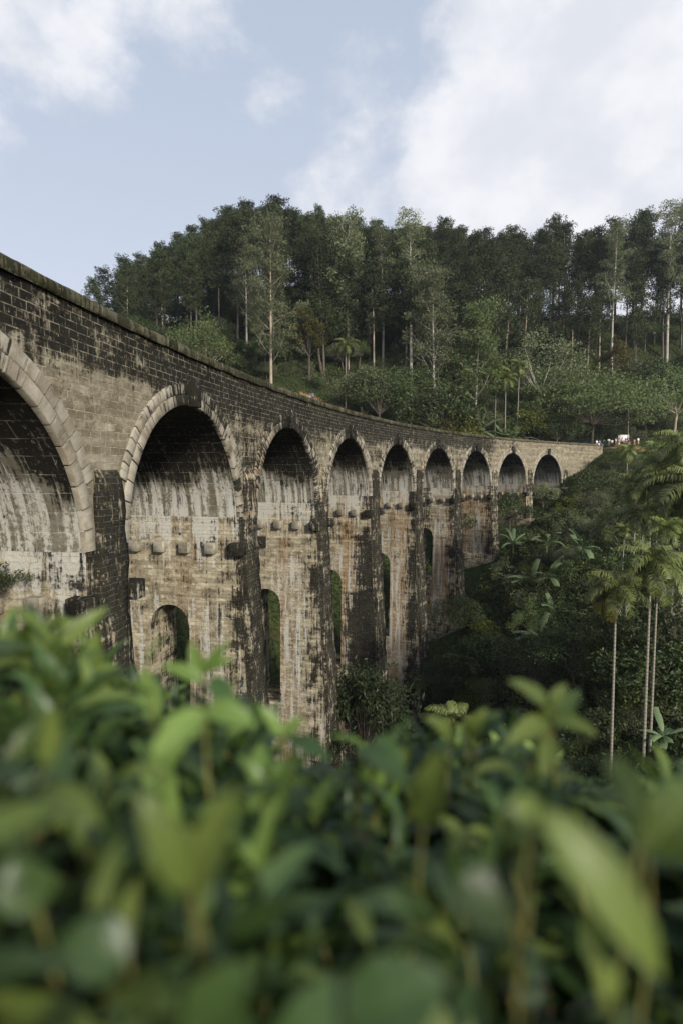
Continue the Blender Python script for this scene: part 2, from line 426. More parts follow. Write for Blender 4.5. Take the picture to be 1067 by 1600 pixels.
# ---------------------------------------------------------------- viaduct
CXB, CYB, RB, T2, DT = 113.3532, -2.1364, 121.0469, 2.950042, -.0908749
PITCH, RA, WB = 11.0, 4.45, 7.0
ZT, ZC = 4.345, 2.326
ZS = ZC - RA                 # springing
ZD = ZT - 1.15               # deck


def bw(n, w, z):
    n = np.asarray(n, float); th = T2 + DT * (n - 2); r = RB + w
    return np.stack(np.broadcast_arrays(CXB + r * np.cos(th), CYB + r * np.sin(th), z), -1)


def smooth(x, a, b):
    t = np.clip((x - a) / (b - a), 0, 1); return t * t * (3 - 2 * t)


def bump1(x, c, w): return np.exp(-((x - c) / w) ** 2)


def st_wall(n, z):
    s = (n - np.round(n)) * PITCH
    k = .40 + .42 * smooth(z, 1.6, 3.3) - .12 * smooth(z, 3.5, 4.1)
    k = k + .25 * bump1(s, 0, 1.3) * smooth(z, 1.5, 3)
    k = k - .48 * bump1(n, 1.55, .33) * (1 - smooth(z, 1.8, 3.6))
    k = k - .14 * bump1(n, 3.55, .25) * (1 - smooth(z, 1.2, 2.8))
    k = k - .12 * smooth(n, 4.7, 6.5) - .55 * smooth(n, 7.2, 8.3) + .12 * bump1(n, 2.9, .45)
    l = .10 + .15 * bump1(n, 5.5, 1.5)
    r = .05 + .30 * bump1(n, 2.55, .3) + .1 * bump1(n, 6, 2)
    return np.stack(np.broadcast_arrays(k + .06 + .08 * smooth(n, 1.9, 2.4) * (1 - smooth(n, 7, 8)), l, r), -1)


viaduct = empty('stone_viaduct', bw(5, 3.5, -20), 'long curved stone railway viaduct of nine tall arches, stained black and white', 'viaduct')
VP = {}


def vpart(name, acc_or_mesh, mat=None, parent=None, smooth_=False, label=None):
    me = acc_or_mesh.mesh(name, mat, smooth_) if isinstance(acc_or_mesh, Acc) else acc_or_mesh
    o = link_mesh(name, me, parent or viaduct)
    if (parent or viaduct) is viaduct: o.matrix_parent_inverse = viaduct.matrix_basis.inverted()
    if label: o['label'] = label
    return o


viaduct.rotation_mode = 'XYZ'


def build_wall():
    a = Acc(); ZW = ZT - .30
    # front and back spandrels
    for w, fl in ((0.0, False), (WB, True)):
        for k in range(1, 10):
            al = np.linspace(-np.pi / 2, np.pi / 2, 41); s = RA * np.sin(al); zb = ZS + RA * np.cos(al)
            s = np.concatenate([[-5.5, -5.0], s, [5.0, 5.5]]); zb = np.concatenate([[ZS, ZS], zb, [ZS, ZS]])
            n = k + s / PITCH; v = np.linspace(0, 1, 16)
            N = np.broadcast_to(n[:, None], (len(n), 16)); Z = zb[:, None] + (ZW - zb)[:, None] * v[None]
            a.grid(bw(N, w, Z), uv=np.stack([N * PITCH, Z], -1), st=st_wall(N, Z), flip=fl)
        for n0, n1 in ((-1.2, .5), (9.5, 10.52)):
            N, Z = np.meshgrid(np.linspace(n0, n1, 30), np.linspace(-9, ZW, 24), indexing='ij')
            a.grid(bw(N, w, Z), uv=np.stack([N * PITCH, Z], -1), st=st_wall(N, Z), flip=fl)
    # end walls
    for n, fl in ((-1.2, True), (10.52, False)):
        Wg, Z = np.meshgrid(np.linspace(0, WB, 4), np.linspace(-9, ZD, 8), indexing='ij')
        a.grid(bw(np.full(Wg.shape, n), Wg, Z), uv=np.stack([Wg, Z], -1), st=np.tile([.3, .2, .1], Wg.shape + (1,)), flip=fl)
    # inner faces of the parapets
    for w in (.42, WB - .42):
        N, Z = np.meshgrid(np.linspace(-1.2, 10.52, 120), np.linspace(ZD - .1, ZW, 3), indexing='ij')
        a.grid(bw(N, w, Z), uv=np.stack([N * PITCH, Z], -1), st=np.tile([.5, .1, .05], N.shape + (1,)))
    # parapet end posts
    for w0, w1 in ((0, .42), (WB - .42, WB)):
        Wg, Z = np.meshgrid(np.linspace(w0, w1, 2), np.linspace(ZD - .1, ZW, 3), indexing='ij')
        a.grid(bw(np.full(Wg.shape, 10.52), Wg, Z), uv=np.stack([Wg, Z], -1), st=np.tile([.2, .2, .1], Wg.shape + (1,)))
    vpart('wall', a, M['rubble'])
    # ballast deck
    d = Acc(); N, Wg = np.meshgrid(np.linspace(-1.2, 10.52, 120), np.linspace(.42, WB - .42, 6), indexing='ij')
    d.grid(bw(N, Wg, ZD + .05 * np.sin(Wg)), uv=np.stack([N * PITCH, Wg], -1))
    vpart('deck', d, simple_mat('ballast', (.12, .11, .10), (.28, .26, .24), 18, bump=1))


def build_coping():
    prof = [(-.10, -.30), (-.13, -.26), (-.13, -.06), (-.08, .0), (.1, .03), (.42, .02), (.52, -.05), (.52, -.28), (.46, -.30)]
    for side in (0, 1):
        a = Acc(); n = np.linspace(-1.2, 10.53, 900); P = []; U = []; ST = []
        jit = np.repeat(rng.normal(size=225) * .006, 4)
        L = 0
        for i, (w, z) in enumerate(prof):
            ww = w if side == 0 else WB - w
            wob = .014 * np.sin(n * 31 + i) + .010 * np.sin(n * 73) + jit * 2.2
            P.append(bw(n, ww + wob * (1 if side == 0 else -1), ZT + z + wob * .8)); U.append(np.stack([n * PITCH, np.full_like(n, L)], -1))
            st = np.zeros((len(n), 3)); st[:, 0] = .62 - .4 * smooth(n, 7, 9); st[:, 1] = .05; ST.append(st); L += .15
        a.grid(np.stack(P, 1), uv=np.stack(U, 1), st=np.stack(ST, 1), flip=side == 0)
        vpart('coping', a, M['coping'])


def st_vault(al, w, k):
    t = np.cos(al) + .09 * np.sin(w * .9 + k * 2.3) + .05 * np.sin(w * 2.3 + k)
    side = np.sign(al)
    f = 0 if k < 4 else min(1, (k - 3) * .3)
    K = .30 + (.72 - .28 * f) * smooth(t, .22 + .2 * f, .68 + .2 * f)  # blacker toward the crown: soffit shade painted in along with staining
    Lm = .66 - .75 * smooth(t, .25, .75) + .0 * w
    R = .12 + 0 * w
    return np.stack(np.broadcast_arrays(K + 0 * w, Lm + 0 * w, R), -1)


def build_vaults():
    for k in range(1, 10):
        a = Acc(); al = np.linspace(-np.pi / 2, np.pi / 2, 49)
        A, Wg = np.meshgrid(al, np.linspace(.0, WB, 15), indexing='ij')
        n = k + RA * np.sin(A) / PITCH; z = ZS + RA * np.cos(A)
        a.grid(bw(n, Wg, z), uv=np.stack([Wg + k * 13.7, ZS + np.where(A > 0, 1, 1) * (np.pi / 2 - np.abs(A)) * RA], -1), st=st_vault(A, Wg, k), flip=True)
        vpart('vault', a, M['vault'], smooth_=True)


def wedge(a, k, r0, r1, a0, a1, w0, w1, st, uvo):
    """one voussoir"""
    g = .022
    al = np.linspace(a0 + g / r0, a1 - g / r0, 3)
    def P(r, w, c=0): return bw(k + r * np.sin(al) / PITCH, w, ZS + r * np.cos(al))
    b = .025
    rows = [P(r0, w1), P(r0, w0 + b), P(r0 + b, w0), P(r1 - b, w0), P(r1, w0 + b), P(r1, w1)]
    G = np.stack(rows, 1)
    uv = np.stack(np.meshgrid(al * 5, np.linspace(0, .6, 6), indexing='ij'), -1) + uvo
    a.grid(G, uv=uv, st=np.tile(st, G.shape[:2] + (1,)), flip=True)
    for e, fl in ((0, False), (-1, True)):
        q = G[e]; idx = [[0, 1, 4, 5], [1, 2, 3, 4]]
        a.add(q, np.array([i if fl else i[::-1] for i in idx]), uv=uv[e], st=np.tile(st, (6, 1)))


def build_rings():
    rg = np.random.default_rng(3)
    for k in range(1, 10):
        a = Acc()
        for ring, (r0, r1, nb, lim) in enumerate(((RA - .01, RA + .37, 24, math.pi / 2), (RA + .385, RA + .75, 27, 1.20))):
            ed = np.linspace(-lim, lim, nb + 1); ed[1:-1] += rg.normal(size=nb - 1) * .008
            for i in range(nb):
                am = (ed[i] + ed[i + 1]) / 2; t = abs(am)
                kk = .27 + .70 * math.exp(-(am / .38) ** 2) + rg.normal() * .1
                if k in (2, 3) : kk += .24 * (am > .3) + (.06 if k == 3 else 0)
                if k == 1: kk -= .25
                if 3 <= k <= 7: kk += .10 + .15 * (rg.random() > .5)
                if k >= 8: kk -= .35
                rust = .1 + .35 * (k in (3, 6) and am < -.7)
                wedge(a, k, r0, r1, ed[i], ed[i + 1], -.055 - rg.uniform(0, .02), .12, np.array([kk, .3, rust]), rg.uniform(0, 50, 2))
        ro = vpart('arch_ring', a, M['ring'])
        # keystone block over the crown
        kb = Acc(); box(kb, k, 0, .29, -.30, .1, ZC - .06, ZC + .92, (.95, 0, 0)); vpart('keystone', kb, M['ring'], parent=ro)


def box(a, nc, s0, hs, w0, w1, z0, z1, st, bev=.02, uvo=(0, 0)):
    """bevelled block in viaduct coordinates: half width hs along, w0..w1 across, z0..z1"""
    b = bev
    def ring_(e, z):
        s = [-hs + e, -hs + e + b, hs - e - b, hs - e, hs - e, hs - e - b, -hs + e + b, -hs + e]
        w = [w0 + e + b, w0 + e, w0 + e, w0 + e + b, w1 - e - b, w1 - e, w1 - e, w1 - e - b]
        s.append(s[0]); w.append(w[0])
        return bw(nc + (s0 + np.array(s)) / PITCH, np.array(w), z)
    rows = [ring_(b, z0), ring_(0, z0 + b), ring_(0, (z0 + z1) / 2), ring_(0, z1 - b), ring_(b, z1)]
    G = np.stack(rows, 1)
    ln = np.array([0, 0, 2 * hs, 2 * hs, 2 * hs + w1 - w0, 2 * hs + w1 - w0, 4 * hs + w1 - w0, 4 * hs + w1 - w0, 4 * hs + 2 * (w1 - w0)])
    uv = np.stack(np.broadcast_arrays(ln[:, None] + uvo[0] + nc * 7, np.array([z0, z0, (z0 + z1) / 2, z1, z1])[None] + uvo[1]), -1)
    S3 = np.tile(np.array(st, float), G.shape[:2] + (1,))
    a.grid(G, uv=uv, st=S3)
    for j, fl in ((0, False), (-1, True)):
        q = G[:8, j]; idx = np.array([[0, 1, 2, 3], [0, 3, 4, 7], [4, 5, 6, 7]])
        a.add(q, idx[:, ::-1] if not fl else idx, uv=uv[:8, j], st=S3[:8, j])


BASEZ = {0: -9, 1: -16, 2: -22, 3: -27, 4: -29, 5: -25.3, 6: -17.5, 7: -11.4, 8: -7.35, 9: -3.9}
OPEN = {1: (-6.0, -11), 2: (-6.25, -14), 3: (-7.8, -15.3), 4: (-8.4, -16.5), 5: (-8.5, -17), 6: (-6.9, -12.7)}


def batter(z): return np.clip((-3.9 - z) / 20, 0, None)


def hw(z): return (PITCH / 2 - RA) + np.clip((-3.9 - z) / 55, 0, None)


def st_side(k, w, z):
    d = -z
    K = .25 + .0 * w
    K = K + (.42 + .15 * np.sin(z * 1.1 + k)) * bump1(w, .0, .75) + .15 * smooth(w, 5, 7)
    if k == 1: K = K - .08 + .25 * bump1(w, 1.0, .3)
    if k == 2: K = K - .02
    if k == 3: K = K - .05
    if k == 4: K = K + .50 * smooth(d, 9, 12) * (1 - smooth(w, 1.6, 2.9)) + .15 * bump1(d, 5.5, .6) + .3 * smooth(w, 1.7, 1) * smooth(d, 4, 6)
    if k == 5: K = K - .05 + .25 * bump1(w, 0, .8) + .15 * smooth(d, 19, 22)
    if k == 6: K = K + .35 * smooth(w, 2.5, 3.2)  # dark rear strip: painted shade, partly real stain
    if k == 7: K = K + .05
    Lm = .46 + .30 * (.75 + .5 * np.sin(w * 3.1 + k)) * (1 - smooth(d, 2.6, 3.5)) - .25 * bump1(d, 5.2, .7) + .12 * bump1(w, 1.6, .8)
    R = .26 + .14 * np.sin(w * 2.1 + k) + (.5 * smooth(d, 4, 11) if k == 6 else 0) + (.2 if k in (4, 5) else 0) + (.3 if k >= 7 else 0) + .15 * bump1(w, 2.2, .25)
    return np.stack(np.broadcast_arrays(K, Lm, R), -1)


def build_piers():
    rg = np.random.default_rng(5)
    for k in range(0, 10):
        a = Acc(); nc = k + .5; zb = BASEZ[k] - 3.0; op = OPEN.get(k)
        for sg in (-1, 1):
            if (k == 0 and sg == -1) or (k == 9 and sg == 1): continue
            def face(Wf, Z, fl):   # Wf: function of z giving w, both arrays (i,j)
                n = nc + sg * hw(Z) / PITCH
                a.grid(bw(n, Wf, Z), uv=np.stack([Wf + k * 9.1 + sg * 3, Z], -1), st=st_side(k, Wf, Z), flip=fl)
            fl = sg > 0
            nz = int((ZS - zb) / .5) + 2
            u = np.linspace(0, 1, 9)[:, None]; zz = np.linspace(zb, ZS, nz)[None]
            Z = np.broadcast_to(zz, (9, nz)); b = batter(Z)
            if op is None:
                u = np.linspace(0, 1, 17)[:, None]; Z = np.broadcast_to(zz, (17, nz)); b = batter(Z)
                face(-b + (WB + 2 * b) * u, Z, not fl)
            else:
                w0, w1 = WB / 2 - 1, WB / 2 + 1
                face(-b + (w0 + b) * u, Z, not fl); face(w1 + (WB + b - w1) * u, Z, not fl)
                wm = np.linspace(w0, w1, 17); ztop = op[0] - 1 + np.sqrt(np.clip(1 - (wm - WB / 2) ** 2, 0, 1))
                v = np.linspace(0, 1, 12)[None]
                Zm = ztop[:, None] + (ZS - ztop)[:, None] * v; face(np.broadcast_to(wm[:, None], Zm.shape), Zm, not fl)
                Zm = zb + (op[1] - zb) * v + 0 * wm[:, None]; face(np.broadcast_to(wm[:, None], Zm.shape), Zm, not fl)
        # tunnel
        if op:
            wm = np.linspace(w0, w1, 17); zt = op[0] - 1 + np.sqrt(np.clip(1 - (wm - WB / 2) ** 2, 0, 1))
            zl = np.linspace(op[1], op[0] - 1, 12)
            pw = np.concatenate([np.full(12, w0), wm[1:-1], np.full(12, w1), wm[::-1][1:]]); pz = np.concatenate([zl, zt[1:-1], zl[::-1], np.full(16, op[1])])
            tt = np.linspace(-1, 1, 7)[None]
            Pz = np.broadcast_to(pz[:, None], (len(pz), 7)); Pw = np.broadcast_to(pw[:, None], Pz.shape)
            n = nc + tt * hw(Pz) / PITCH
            a.grid(bw(n, Pw, Pz), uv=np.stack([n * PITCH, Pz + Pw * .3], -1), st=np.tile([.5, .3, .15], Pz.shape + (1,)))
        # front and back faces
        for w, sgn in ((0, 1), (WB, -1)):
            u = np.linspace(-1, 1, 9)[:, None]; nz = int((ZS - zb) / .5) + 2; Z = np.broadcast_to(np.linspace(zb, ZS, nz)[None], (9, nz))
            n = nc + u * hw(Z) / PITCH; ww = w - sgn * batter(Z)
            st = np.stack(np.broadcast_arrays(.86 + .15 * np.sin(Z * .7 + k) + 0 * n, .45 + 0 * n, .12 + (.3 if k in (2,) else 0) * smooth(Z, -8, -3)), -1)
            a.grid(bw(n, ww, Z), uv=np.stack([n * PITCH, Z], -1), st=st, flip=(sgn < 0))
            # pilaster
            top = 0.0; Zl = np.concatenate([np.linspace(zb, top - .25, nz + 6), [top]])
            pr = np.where(Zl >= top - .01, .0, .17); hwz = .60 + np.clip((-1 - Zl) / 30, 0, .35)
            hwz = np.minimum(hwz, hw(Zl) - .12) + rg.normal(size=len(Zl)) * .035; pr = pr + (pr > 0) * rg.normal(size=len(Zl)) * .03
            cols = [(-1, 0), (-1, 1), (-.5, 1), (0, 1), (.5, 1), (1, 1), (1, 0)]
            n = np.stack([nc + c[0] * hwz / PITCH for c in cols]); wl = np.stack([w - sgn * (batter(Zl) + (pr + .002 * (pr > 0)) * c[1] + (.001 if c[1] == 0 else .0)) for c in cols])
            Zg = np.broadcast_to(Zl[None], n.shape)
            st = np.stack(np.broadcast_arrays((.86 if k < 7 else .68) - .06 * smooth(Zg, -3, -10) - (.18 if k in (2, 3) else 0) * smooth(Zg, -4, -2) - (.25 if k == 1 else 0) * smooth(Zg, -1, 0), .42 + 0 * n, .12 + (.35 if k in (2, 5) else 0) * smooth(Zg, -5, -2)), -1)
            uvx = np.stack([n[i] * PITCH + c[1] * .17 for i, c in enumerate(cols)])
            a.grid(bw(n, wl, Zg), uv=np.stack([uvx, Zg], -1), st=st, flip=(sgn < 0))
        po = vpart('pier', a, M['pier'])
        # plinth at the foot
        if k in (5, 6, 7, 8):
            z1 = BASEZ[k] + (.9 if k == 5 else .25); bt = float(batter(z1)) + (.25 if k == 5 else .5)
            pb = Acc(); box(pb, nc, 0, float(hw(z1)) + (.2 if k == 5 else .4), -bt, WB + bt, BASEZ[k] - 3, z1, (.45, .2, .3), bev=.05); vpart('plinth', pb, M['pier'], parent=po)
        # corbels
        for sg in (-1, 1):
            if (k == 0 and sg == -1) or (k == 9): continue
            for j in range(6):
                w = .08 + j * 1.27; big = j in (0, 5); hh = .27 if big else .24
                ca = Acc()
                dark = rg.random() > .6
                stc = (.95 if big else (.22 if dark else .0) + rg.uniform(0, .1), .3, .1)
                ex = .30 + (.12 if big else 0)
                box(ca, nc, sg * (PITCH / 2 - RA + ex / 2 - .05), ex / 2 + .05, w - hh - (.1 if j == 0 else 0), w + hh + (.1 if j == 5 else 0), -3.516 - hh - .02, -3.516 + hh, stc, uvo=tuple(rg.uniform(0, 40, 2)))
                vpart('corbel', ca, M['ring'], parent=po)


build_wall(); build_coping(); build_vaults(); build_rings(); build_piers()
bpy.context.view_layer.update()
# children of viaduct were built in world space: move them under the empty
inv = viaduct.matrix_world.inverted()
for o in viaduct.children: o.matrix_parent_inverse = inv
#==VEGETATION==
# ---------------------------------------------------------------- vegetation: prototypes


def at(px, y, dz=0.0):
    """ground point seen in the direction of column px at depth y"""
    z = 0.0; x = 0.0
    for _ in range(6):
        x = (px - CX0) / F * (y * math.cos(PT) - z * math.sin(PT)); z = hz1(x, y)
    return Vector((x, y, z + dz))


def ztop(y, py):
    t = (CY0 - py) / F; c, s = math.cos(PT), math.sin(PT)
    return y * (t * c - s) / (c + t * s)


def hit(px, py):
    d = pdir(px, py); d = np.array(d) / d[1]
    ys = np.arange(16, 210, .5); P = ys[:, None] * d[None]
    k = np.nonzero(P[:, 2] < hz(P[:, 0], P[:, 1]))[0]
    return float(ys[k[0]]) if len(k) else 120.0


PROTO = {}


def limb(acc, p0, d, L, r0, r1, rg, up=.3, wig=.12, seg=5, sides=5, v=.5):
    pts = [np.array(p0, float)]; d = np.array(d, float)
    for i in range(seg):
        d = d / np.linalg.norm(d) + rg.normal(size=3) * wig + np.array([0, 0, up / seg])
        d = d / np.linalg.norm(d); pts.append(pts[-1] + d * L / seg)
    tube(acc, pts, np.linspace(r0, r1, seg + 1), sides, v)
    return pts


def proto_pine(seed, bark):
    rg = np.random.default_rng(seed); h = rg.uniform(23, 27); T = Acc(); C = Acc()
    lean = rg.normal(size=2) * .02
    pts = [np.array([lean[0] * z + .15 * math.sin(z * .2 + seed), lean[1] * z, z]) for z in np.linspace(-1, h * .97, 12)]
    tube(T, pts, np.linspace(.27, .05, 12), 7)
    cs = []; rs = []
    nb = int(rg.integers(38, 48)); z0 = rg.uniform(.34, .54); RC = rg.uniform(3.6, 4.8)
    for i in range(nb):
        u = (i / nb) ** .85; z = h * (z0 + (1 - z0) * u); th = i * 2.4 + rg.normal() * .4
        rr = (RC * (1 - u) ** .45 * (.3 + min(u * 2.6, .7)) + .5) * rg.uniform(.45, 1.2)
        base = np.array([np.interp(z, [p[2] for p in pts], [p[0] for p in pts]), lean[1] * z, z])
        d = np.array([math.cos(th), math.sin(th), .25 + .4 * u])
        if i % 2 == 0 or u < .3: limb(T, base, d, rr, .05, .015, rg, up=.3, seg=3, sides=3)
        for q in np.linspace(.4, 1, 2 if rr < 1.5 else 4):
            cs.append(base + d * rr * q + rg.normal(size=3) * .25 + np.array([0, 0, .2])); rs.append(rg.uniform(.5, .95) + .15 * (1 - u))
    cs.append(np.array([pts[-1][0], pts[-1][1], h])); rs.append(.6)
    clumps(C, cs, np.array(rs) * 1.1, 42, .46, .19, flat=.6, out=.9, rg=rg, vspread=.45)
    return [('trunk', T.mesh('pine_trunk', M[bark]), ), ('crown', C.mesh('pine_crown', M['pine']))], h


def proto_gum(seed, h, dense=1.0, mat='euc', bark='bark_pale', spread=1.0, start=.35, umbrella=False, crownr=.2):
    """tall tree with pale forking limbs and layered airy foliage"""
    rg = np.random.default_rng(seed); T = Acc(); C = Acc()
    pts = [np.array([.25 * math.sin(z * .13 + seed), .2 * math.cos(z * .1), z]) for z in np.linspace(-1, h * .93, 14)]
    tube(T, pts, np.linspace(.009 * h + .03, .05, 14), 7)
    cs, rs = [], []
    nl = int(19 * dense) + 3
    for i in range(nl):
        u = (i + .5) / nl; z = h * (start + (.95 - start) * u); th = i * 2.4 + rg.normal() * .5
        b = np.array([np.interp(z, [p[2] for p in pts], [p[0] for p in pts]), 0.2 * math.cos(z * .1), z])
        L = h * crownr * spread * (1.0 - .55 * u) * rg.uniform(.6, 1.15)
        d = np.array([math.cos(th), math.sin(th), .75 if not umbrella else .35])
        lp = limb(T, b, d, L, .035 + .03 * (1 - u), .012, rg, up=.5, wig=.1, seg=5, sides=4)
        for q in (1, 2, 3, 4, 5):
            if q < 5: 
                sp = limb(T, lp[q], rg.normal(size=3) * .6 + d * .6, L * .35, .02, .008, rg, seg=2, sides=3)
                e = sp[-1]
            else: e = lp[-1]
            for _ in range(3):
                cs.append(e + rg.normal(size=3) * np.array([.6, .6, .35])); rs.append(rg.uniform(.4, .8))
    for _ in range(8): cs.append(pts[-1] + rg.normal(size=3) * np.array([1.1, 1.1, .5]) + [0, 0, .3]); rs.append(.8)
    clumps(C, cs, np.array(rs) * 1.15, 32, .34, .12, flat=.45, out=.6, rg=rg, vspread=.4, droop=.05)
    return [('trunk', T.mesh('gum_trunk', M[bark])), ('crown', C.mesh('gum_crown', M[mat]))], h


def proto_broad(seed, h, R, mat='broad', bark='bark_dark', leaf=.24, n=60, cnt=70, flat=.8, trunkh=.35, asp=.5, layered=False, droop=.1):
    rg = np.random.default_rng(seed); T = Acc(); C = Acc()
    zb = h * trunkh
    top = limb(T, (0, 0, -.6), (rg.normal() * .1, rg.normal() * .1, 1), zb + .8, .03 * h * .7 + .04, .02 * h * .6 + .03, rg, seg=4, wig=.05, sides=6)[-1]
    cs, rs = [], []
    for i in range(n):
        g = rg.normal(size=3); g /= np.linalg.norm(g); g[2] = abs(g[2]) * 1.1 - .25
        rr = rg.uniform(.55, 1.0) ** .5
        lump = 1 + .22 * math.sin(3 * math.atan2(g[1], g[0]) + seed) + .15 * math.sin(5 * g[2] + seed * 2)
        c = np.array([g[0] * R * rr * lump, g[1] * R * rr * lump, zb + (h - zb) * (.35 + g[2] * .6 * rr * lump)])
        if layered: c[2] = zb + (h - zb) * (round(((c[2] - zb) / (h - zb)) * 5) / 5 + .03 * rg.normal())
        cs.append(c); rs.append(R * rg.uniform(.16, .30))
        if i % 5 == 0: limb(T, top, c - top, np.linalg.norm(c - top) * .9, .05 * h / 8 + .02, .012, rg, up=.2, wig=.08, seg=4, sides=4)
    clumps(C, cs, np.array(rs), cnt, leaf, leaf * asp, flat=(.28 if layered else flat), out=.6, rg=rg, vspread=.4, droop=droop)
    return [('trunk', T.mesh('tree_trunk', M[bark])), ('crown', C.mesh('tree_crown', M[mat]))], h


def proto_shrub(seed, R, h, mat='broad', leaf=.2, n=34, cnt=75, asp=.5, sparse=0.0):
    rg = np.random.default_rng(seed); T = Acc(); C = Acc(); cs, rs = [], []
    for i in range(n):
        th = rg.uniform(0, 6.28); rr = R * rg.uniform(0, 1) ** .5
        z = h * rg.uniform(.15, 1) * (1 - .55 * (rr / R) ** 2)
        cs.append([rr * math.cos(th), rr * math.sin(th), z]); rs.append(R * rg.uniform(.16, .30) * (1 - sparse * .4))
        if i % 4 == 0: limb(T, (rr * .2 * math.cos(th), rr * .2 * math.sin(th), -.3), (math.cos(th) * rr, math.sin(th) * rr, z), math.hypot(rr, z), .03, .01, rg, seg=3, sides=3)
    clumps(C, cs, np.array(rs), cnt, leaf, leaf * asp, flat=.8, out=.55, rg=rg, vspread=.45, droop=.1)
    return [('stem', T.mesh('shrub_stem', M['bark_dark'])), ('foliage', C.mesh('shrub_foliage', M[mat]))], h


def frond(C, p, th, el, L, n=24, ll=.6, lw=.06, v=.5, rg=rng, curl=1.5, T=None):
    """one pinnate frond: arching rib with two rows of leaflets"""
    t = np.linspace(0, 1, 9); pts = [np.array(p, float)]; e = el
    for i in range(8):
        d = np.array([math.cos(th) * math.cos(e), math.sin(th) * math.cos(e), math.sin(e)]); pts.append(pts[-1] + d * L / 8); e -= curl / 8
    pts = np.array(pts)
    tube(C, pts, np.linspace(.03, .006, 9), 3, v=v)
    u = np.linspace(.12, .99, n); P = np.stack([np.interp(u, t, pts[:, i]) for i in range(3)], -1)
    tg = unit(np.stack([np.interp(u, t, np.gradient(pts[:, i])) for i in range(3)], -1))
    side = np.array([-math.sin(th), math.cos(th), 0.])
    for s in (-1, 1):
        D = unit(side * s * 1.0 + tg * .75 + np.array([0, 0, .12]) + rg.normal(size=(n, 3)) * .16)
        Ln = ll * np.sin(np.pi * np.clip(u * .86 + .12, 0, 1)) ** .6 * rg.uniform(.85, 1.1, n)
        up = unit(np.cross(tg, D)); wd = unit(np.cross(D, up)) * 1.0
        A = P; B = P + D * (Ln * .55)[:, None]; D2 = unit(D + np.array([0, 0, -1.5])); E = B + D2 * (Ln * .5)[:, None]
        w = lw / 2; tgw = tg * w
        V = np.stack([A - tgw * .6, A + tgw * .6, B + tgw, B - tgw, E + tgw * .25, E - tgw * .25], 1)
        i0 = np.arange(n)[:, None] * 6
        Q = np.concatenate([i0 + [0, 1, 2, 3], i0 + [3, 2, 4, 5]])
        vv = np.clip(v + rg.normal(size=n) * .1, 0, 1)
        C.add(V.reshape(-1, 3), Q, np.concatenate([vv, vv]))


def proto_palm(seed, h, nf=16, L=2.3, ll=.8, lw=.06, bent=0.0):
    rg = np.random.default_rng(seed); T = Acc(); C = Acc(); K = Acc()
    lean = rg.normal() * .015
    pts = [np.array([lean * z + bent * (z / h) ** 2, .0, z]) for z in np.linspace(-1, h, 14)]
    tube(T, pts, np.linspace(.10, .062, 14), 9)
    top = pts[-1]
    tube(K, [top, top + [0, 0, .35], top + [0, 0, .95]], [.085, .11, .06], 8)
    for i in range(nf):
        u = i / (nf - 1); th = i * 2.4 + rg.normal() * .15; el = 1.35 - 1.85 * u
        frond(C, top + np.array([0, 0, .9 - .25 * u]), th, el, L * rg.uniform(.85, 1.1) * (1 - .25 * (u < .15)), 40, ll, lw, v=.85 - .45 * u + rg.normal() * .1, rg=rg, curl=1.5 + .6 * u)
    return [('trunk', T.mesh('palm_trunk', M['palm_trunk'], True)), ('crownshaft', K.mesh('palm_crownshaft', M['crownshaft'], True)), ('crown', C.mesh('palm_crown', M['palm']))], h


def proto_banana(seed, h=2.2, L=2.6, nf=8):
    rg = np.random.default_rng(seed); T = Acc(); C = Acc()
    tube(T, [(0, 0, -.4), (.05, 0, h * .5), (.0, .05, h)], [.16, .13, .09], 8)
    for i in range(nf):
        th = i * 2.4 + rg.normal() * .5; e = 1.5 - 1.25 * rg.uniform(0, 1) ** 1.2; Lf = L * rg.uniform(.55, 1.1)
        cu = rg.uniform(.3, 1.3); pts = [np.array([0, 0, h])]; n = 12
        for j in range(n):
            d = np.array([math.cos(th) * math.cos(e), math.sin(th) * math.cos(e), math.sin(e)]); pts.append(pts[-1] + d * Lf / n); e -= cu / n * (1 + j / n)
        pts = np.array(pts); t = np.linspace(0, 1, n + 1)
        side = np.array([-math.sin(th), math.cos(th), 0]); wd = .28 * np.clip(np.sin(np.pi * np.clip(t * .98 - .16, 0, 1)), 0, 1) ** .5 + .015
        G = []
        for s in (-1, -.5, 0, .5, 1):
            dr = -.35 * abs(s) ** 1.5
            G.append(pts + side * (wd * s)[:, None] + np.array([0, 0, 1.]) * (wd * dr)[:, None] + rg.normal(size=(n + 1, 1)) * .012 * abs(s))
        C.grid(np.stack(G, 1), v=float(np.clip(.5 + rg.normal() * .25, 0, 1)))
    return [('stem', T.mesh('banana_stem', M['crownshaft'])), ('leaves', C.mesh('banana_leaves', M['banana'], True))], h


for i in range(6): PROTO['pine%d' % i] = proto_pine(100 + i, ['bark_pine', 'bark_pine', 'bark_tan', 'bark_pine', 'bark_tan', 'bark_pine'][i])
PROTO['gum0'] = proto_gum(11, 26, 1.35, spread=1.15, bark='bark_tan', start=.2)
PROTO['gum1'] = proto_gum(12, 22, 1.0, start=.3)
PROTO['gum2'] = proto_gum(13, 30, .7, start=.42, crownr=.14)
PROTO['gum3'] = proto_gum(14, 15, .8, mat='lightbroad', start=.3, crownr=.22)
PROTO['round0'] = proto_broad(15, 10, 3.2, 'euc', 'bark_pale', .2, 60, 55, trunkh=.45)
PROTO['broad0'] = proto_broad(21, 9, 4.2, n=90, cnt=85)
PROTO['broad1'] = proto_broad(22, 11, 4.0, n=85, cnt=80)
PROTO['broad2'] = proto_broad(23, 7, 3.4, n=70, cnt=80, leaf=.28)
PROTO['light0'] = proto_broad(24, 8, 3.4, 'lightbroad', 'bark_tan', .2, 80, 85)
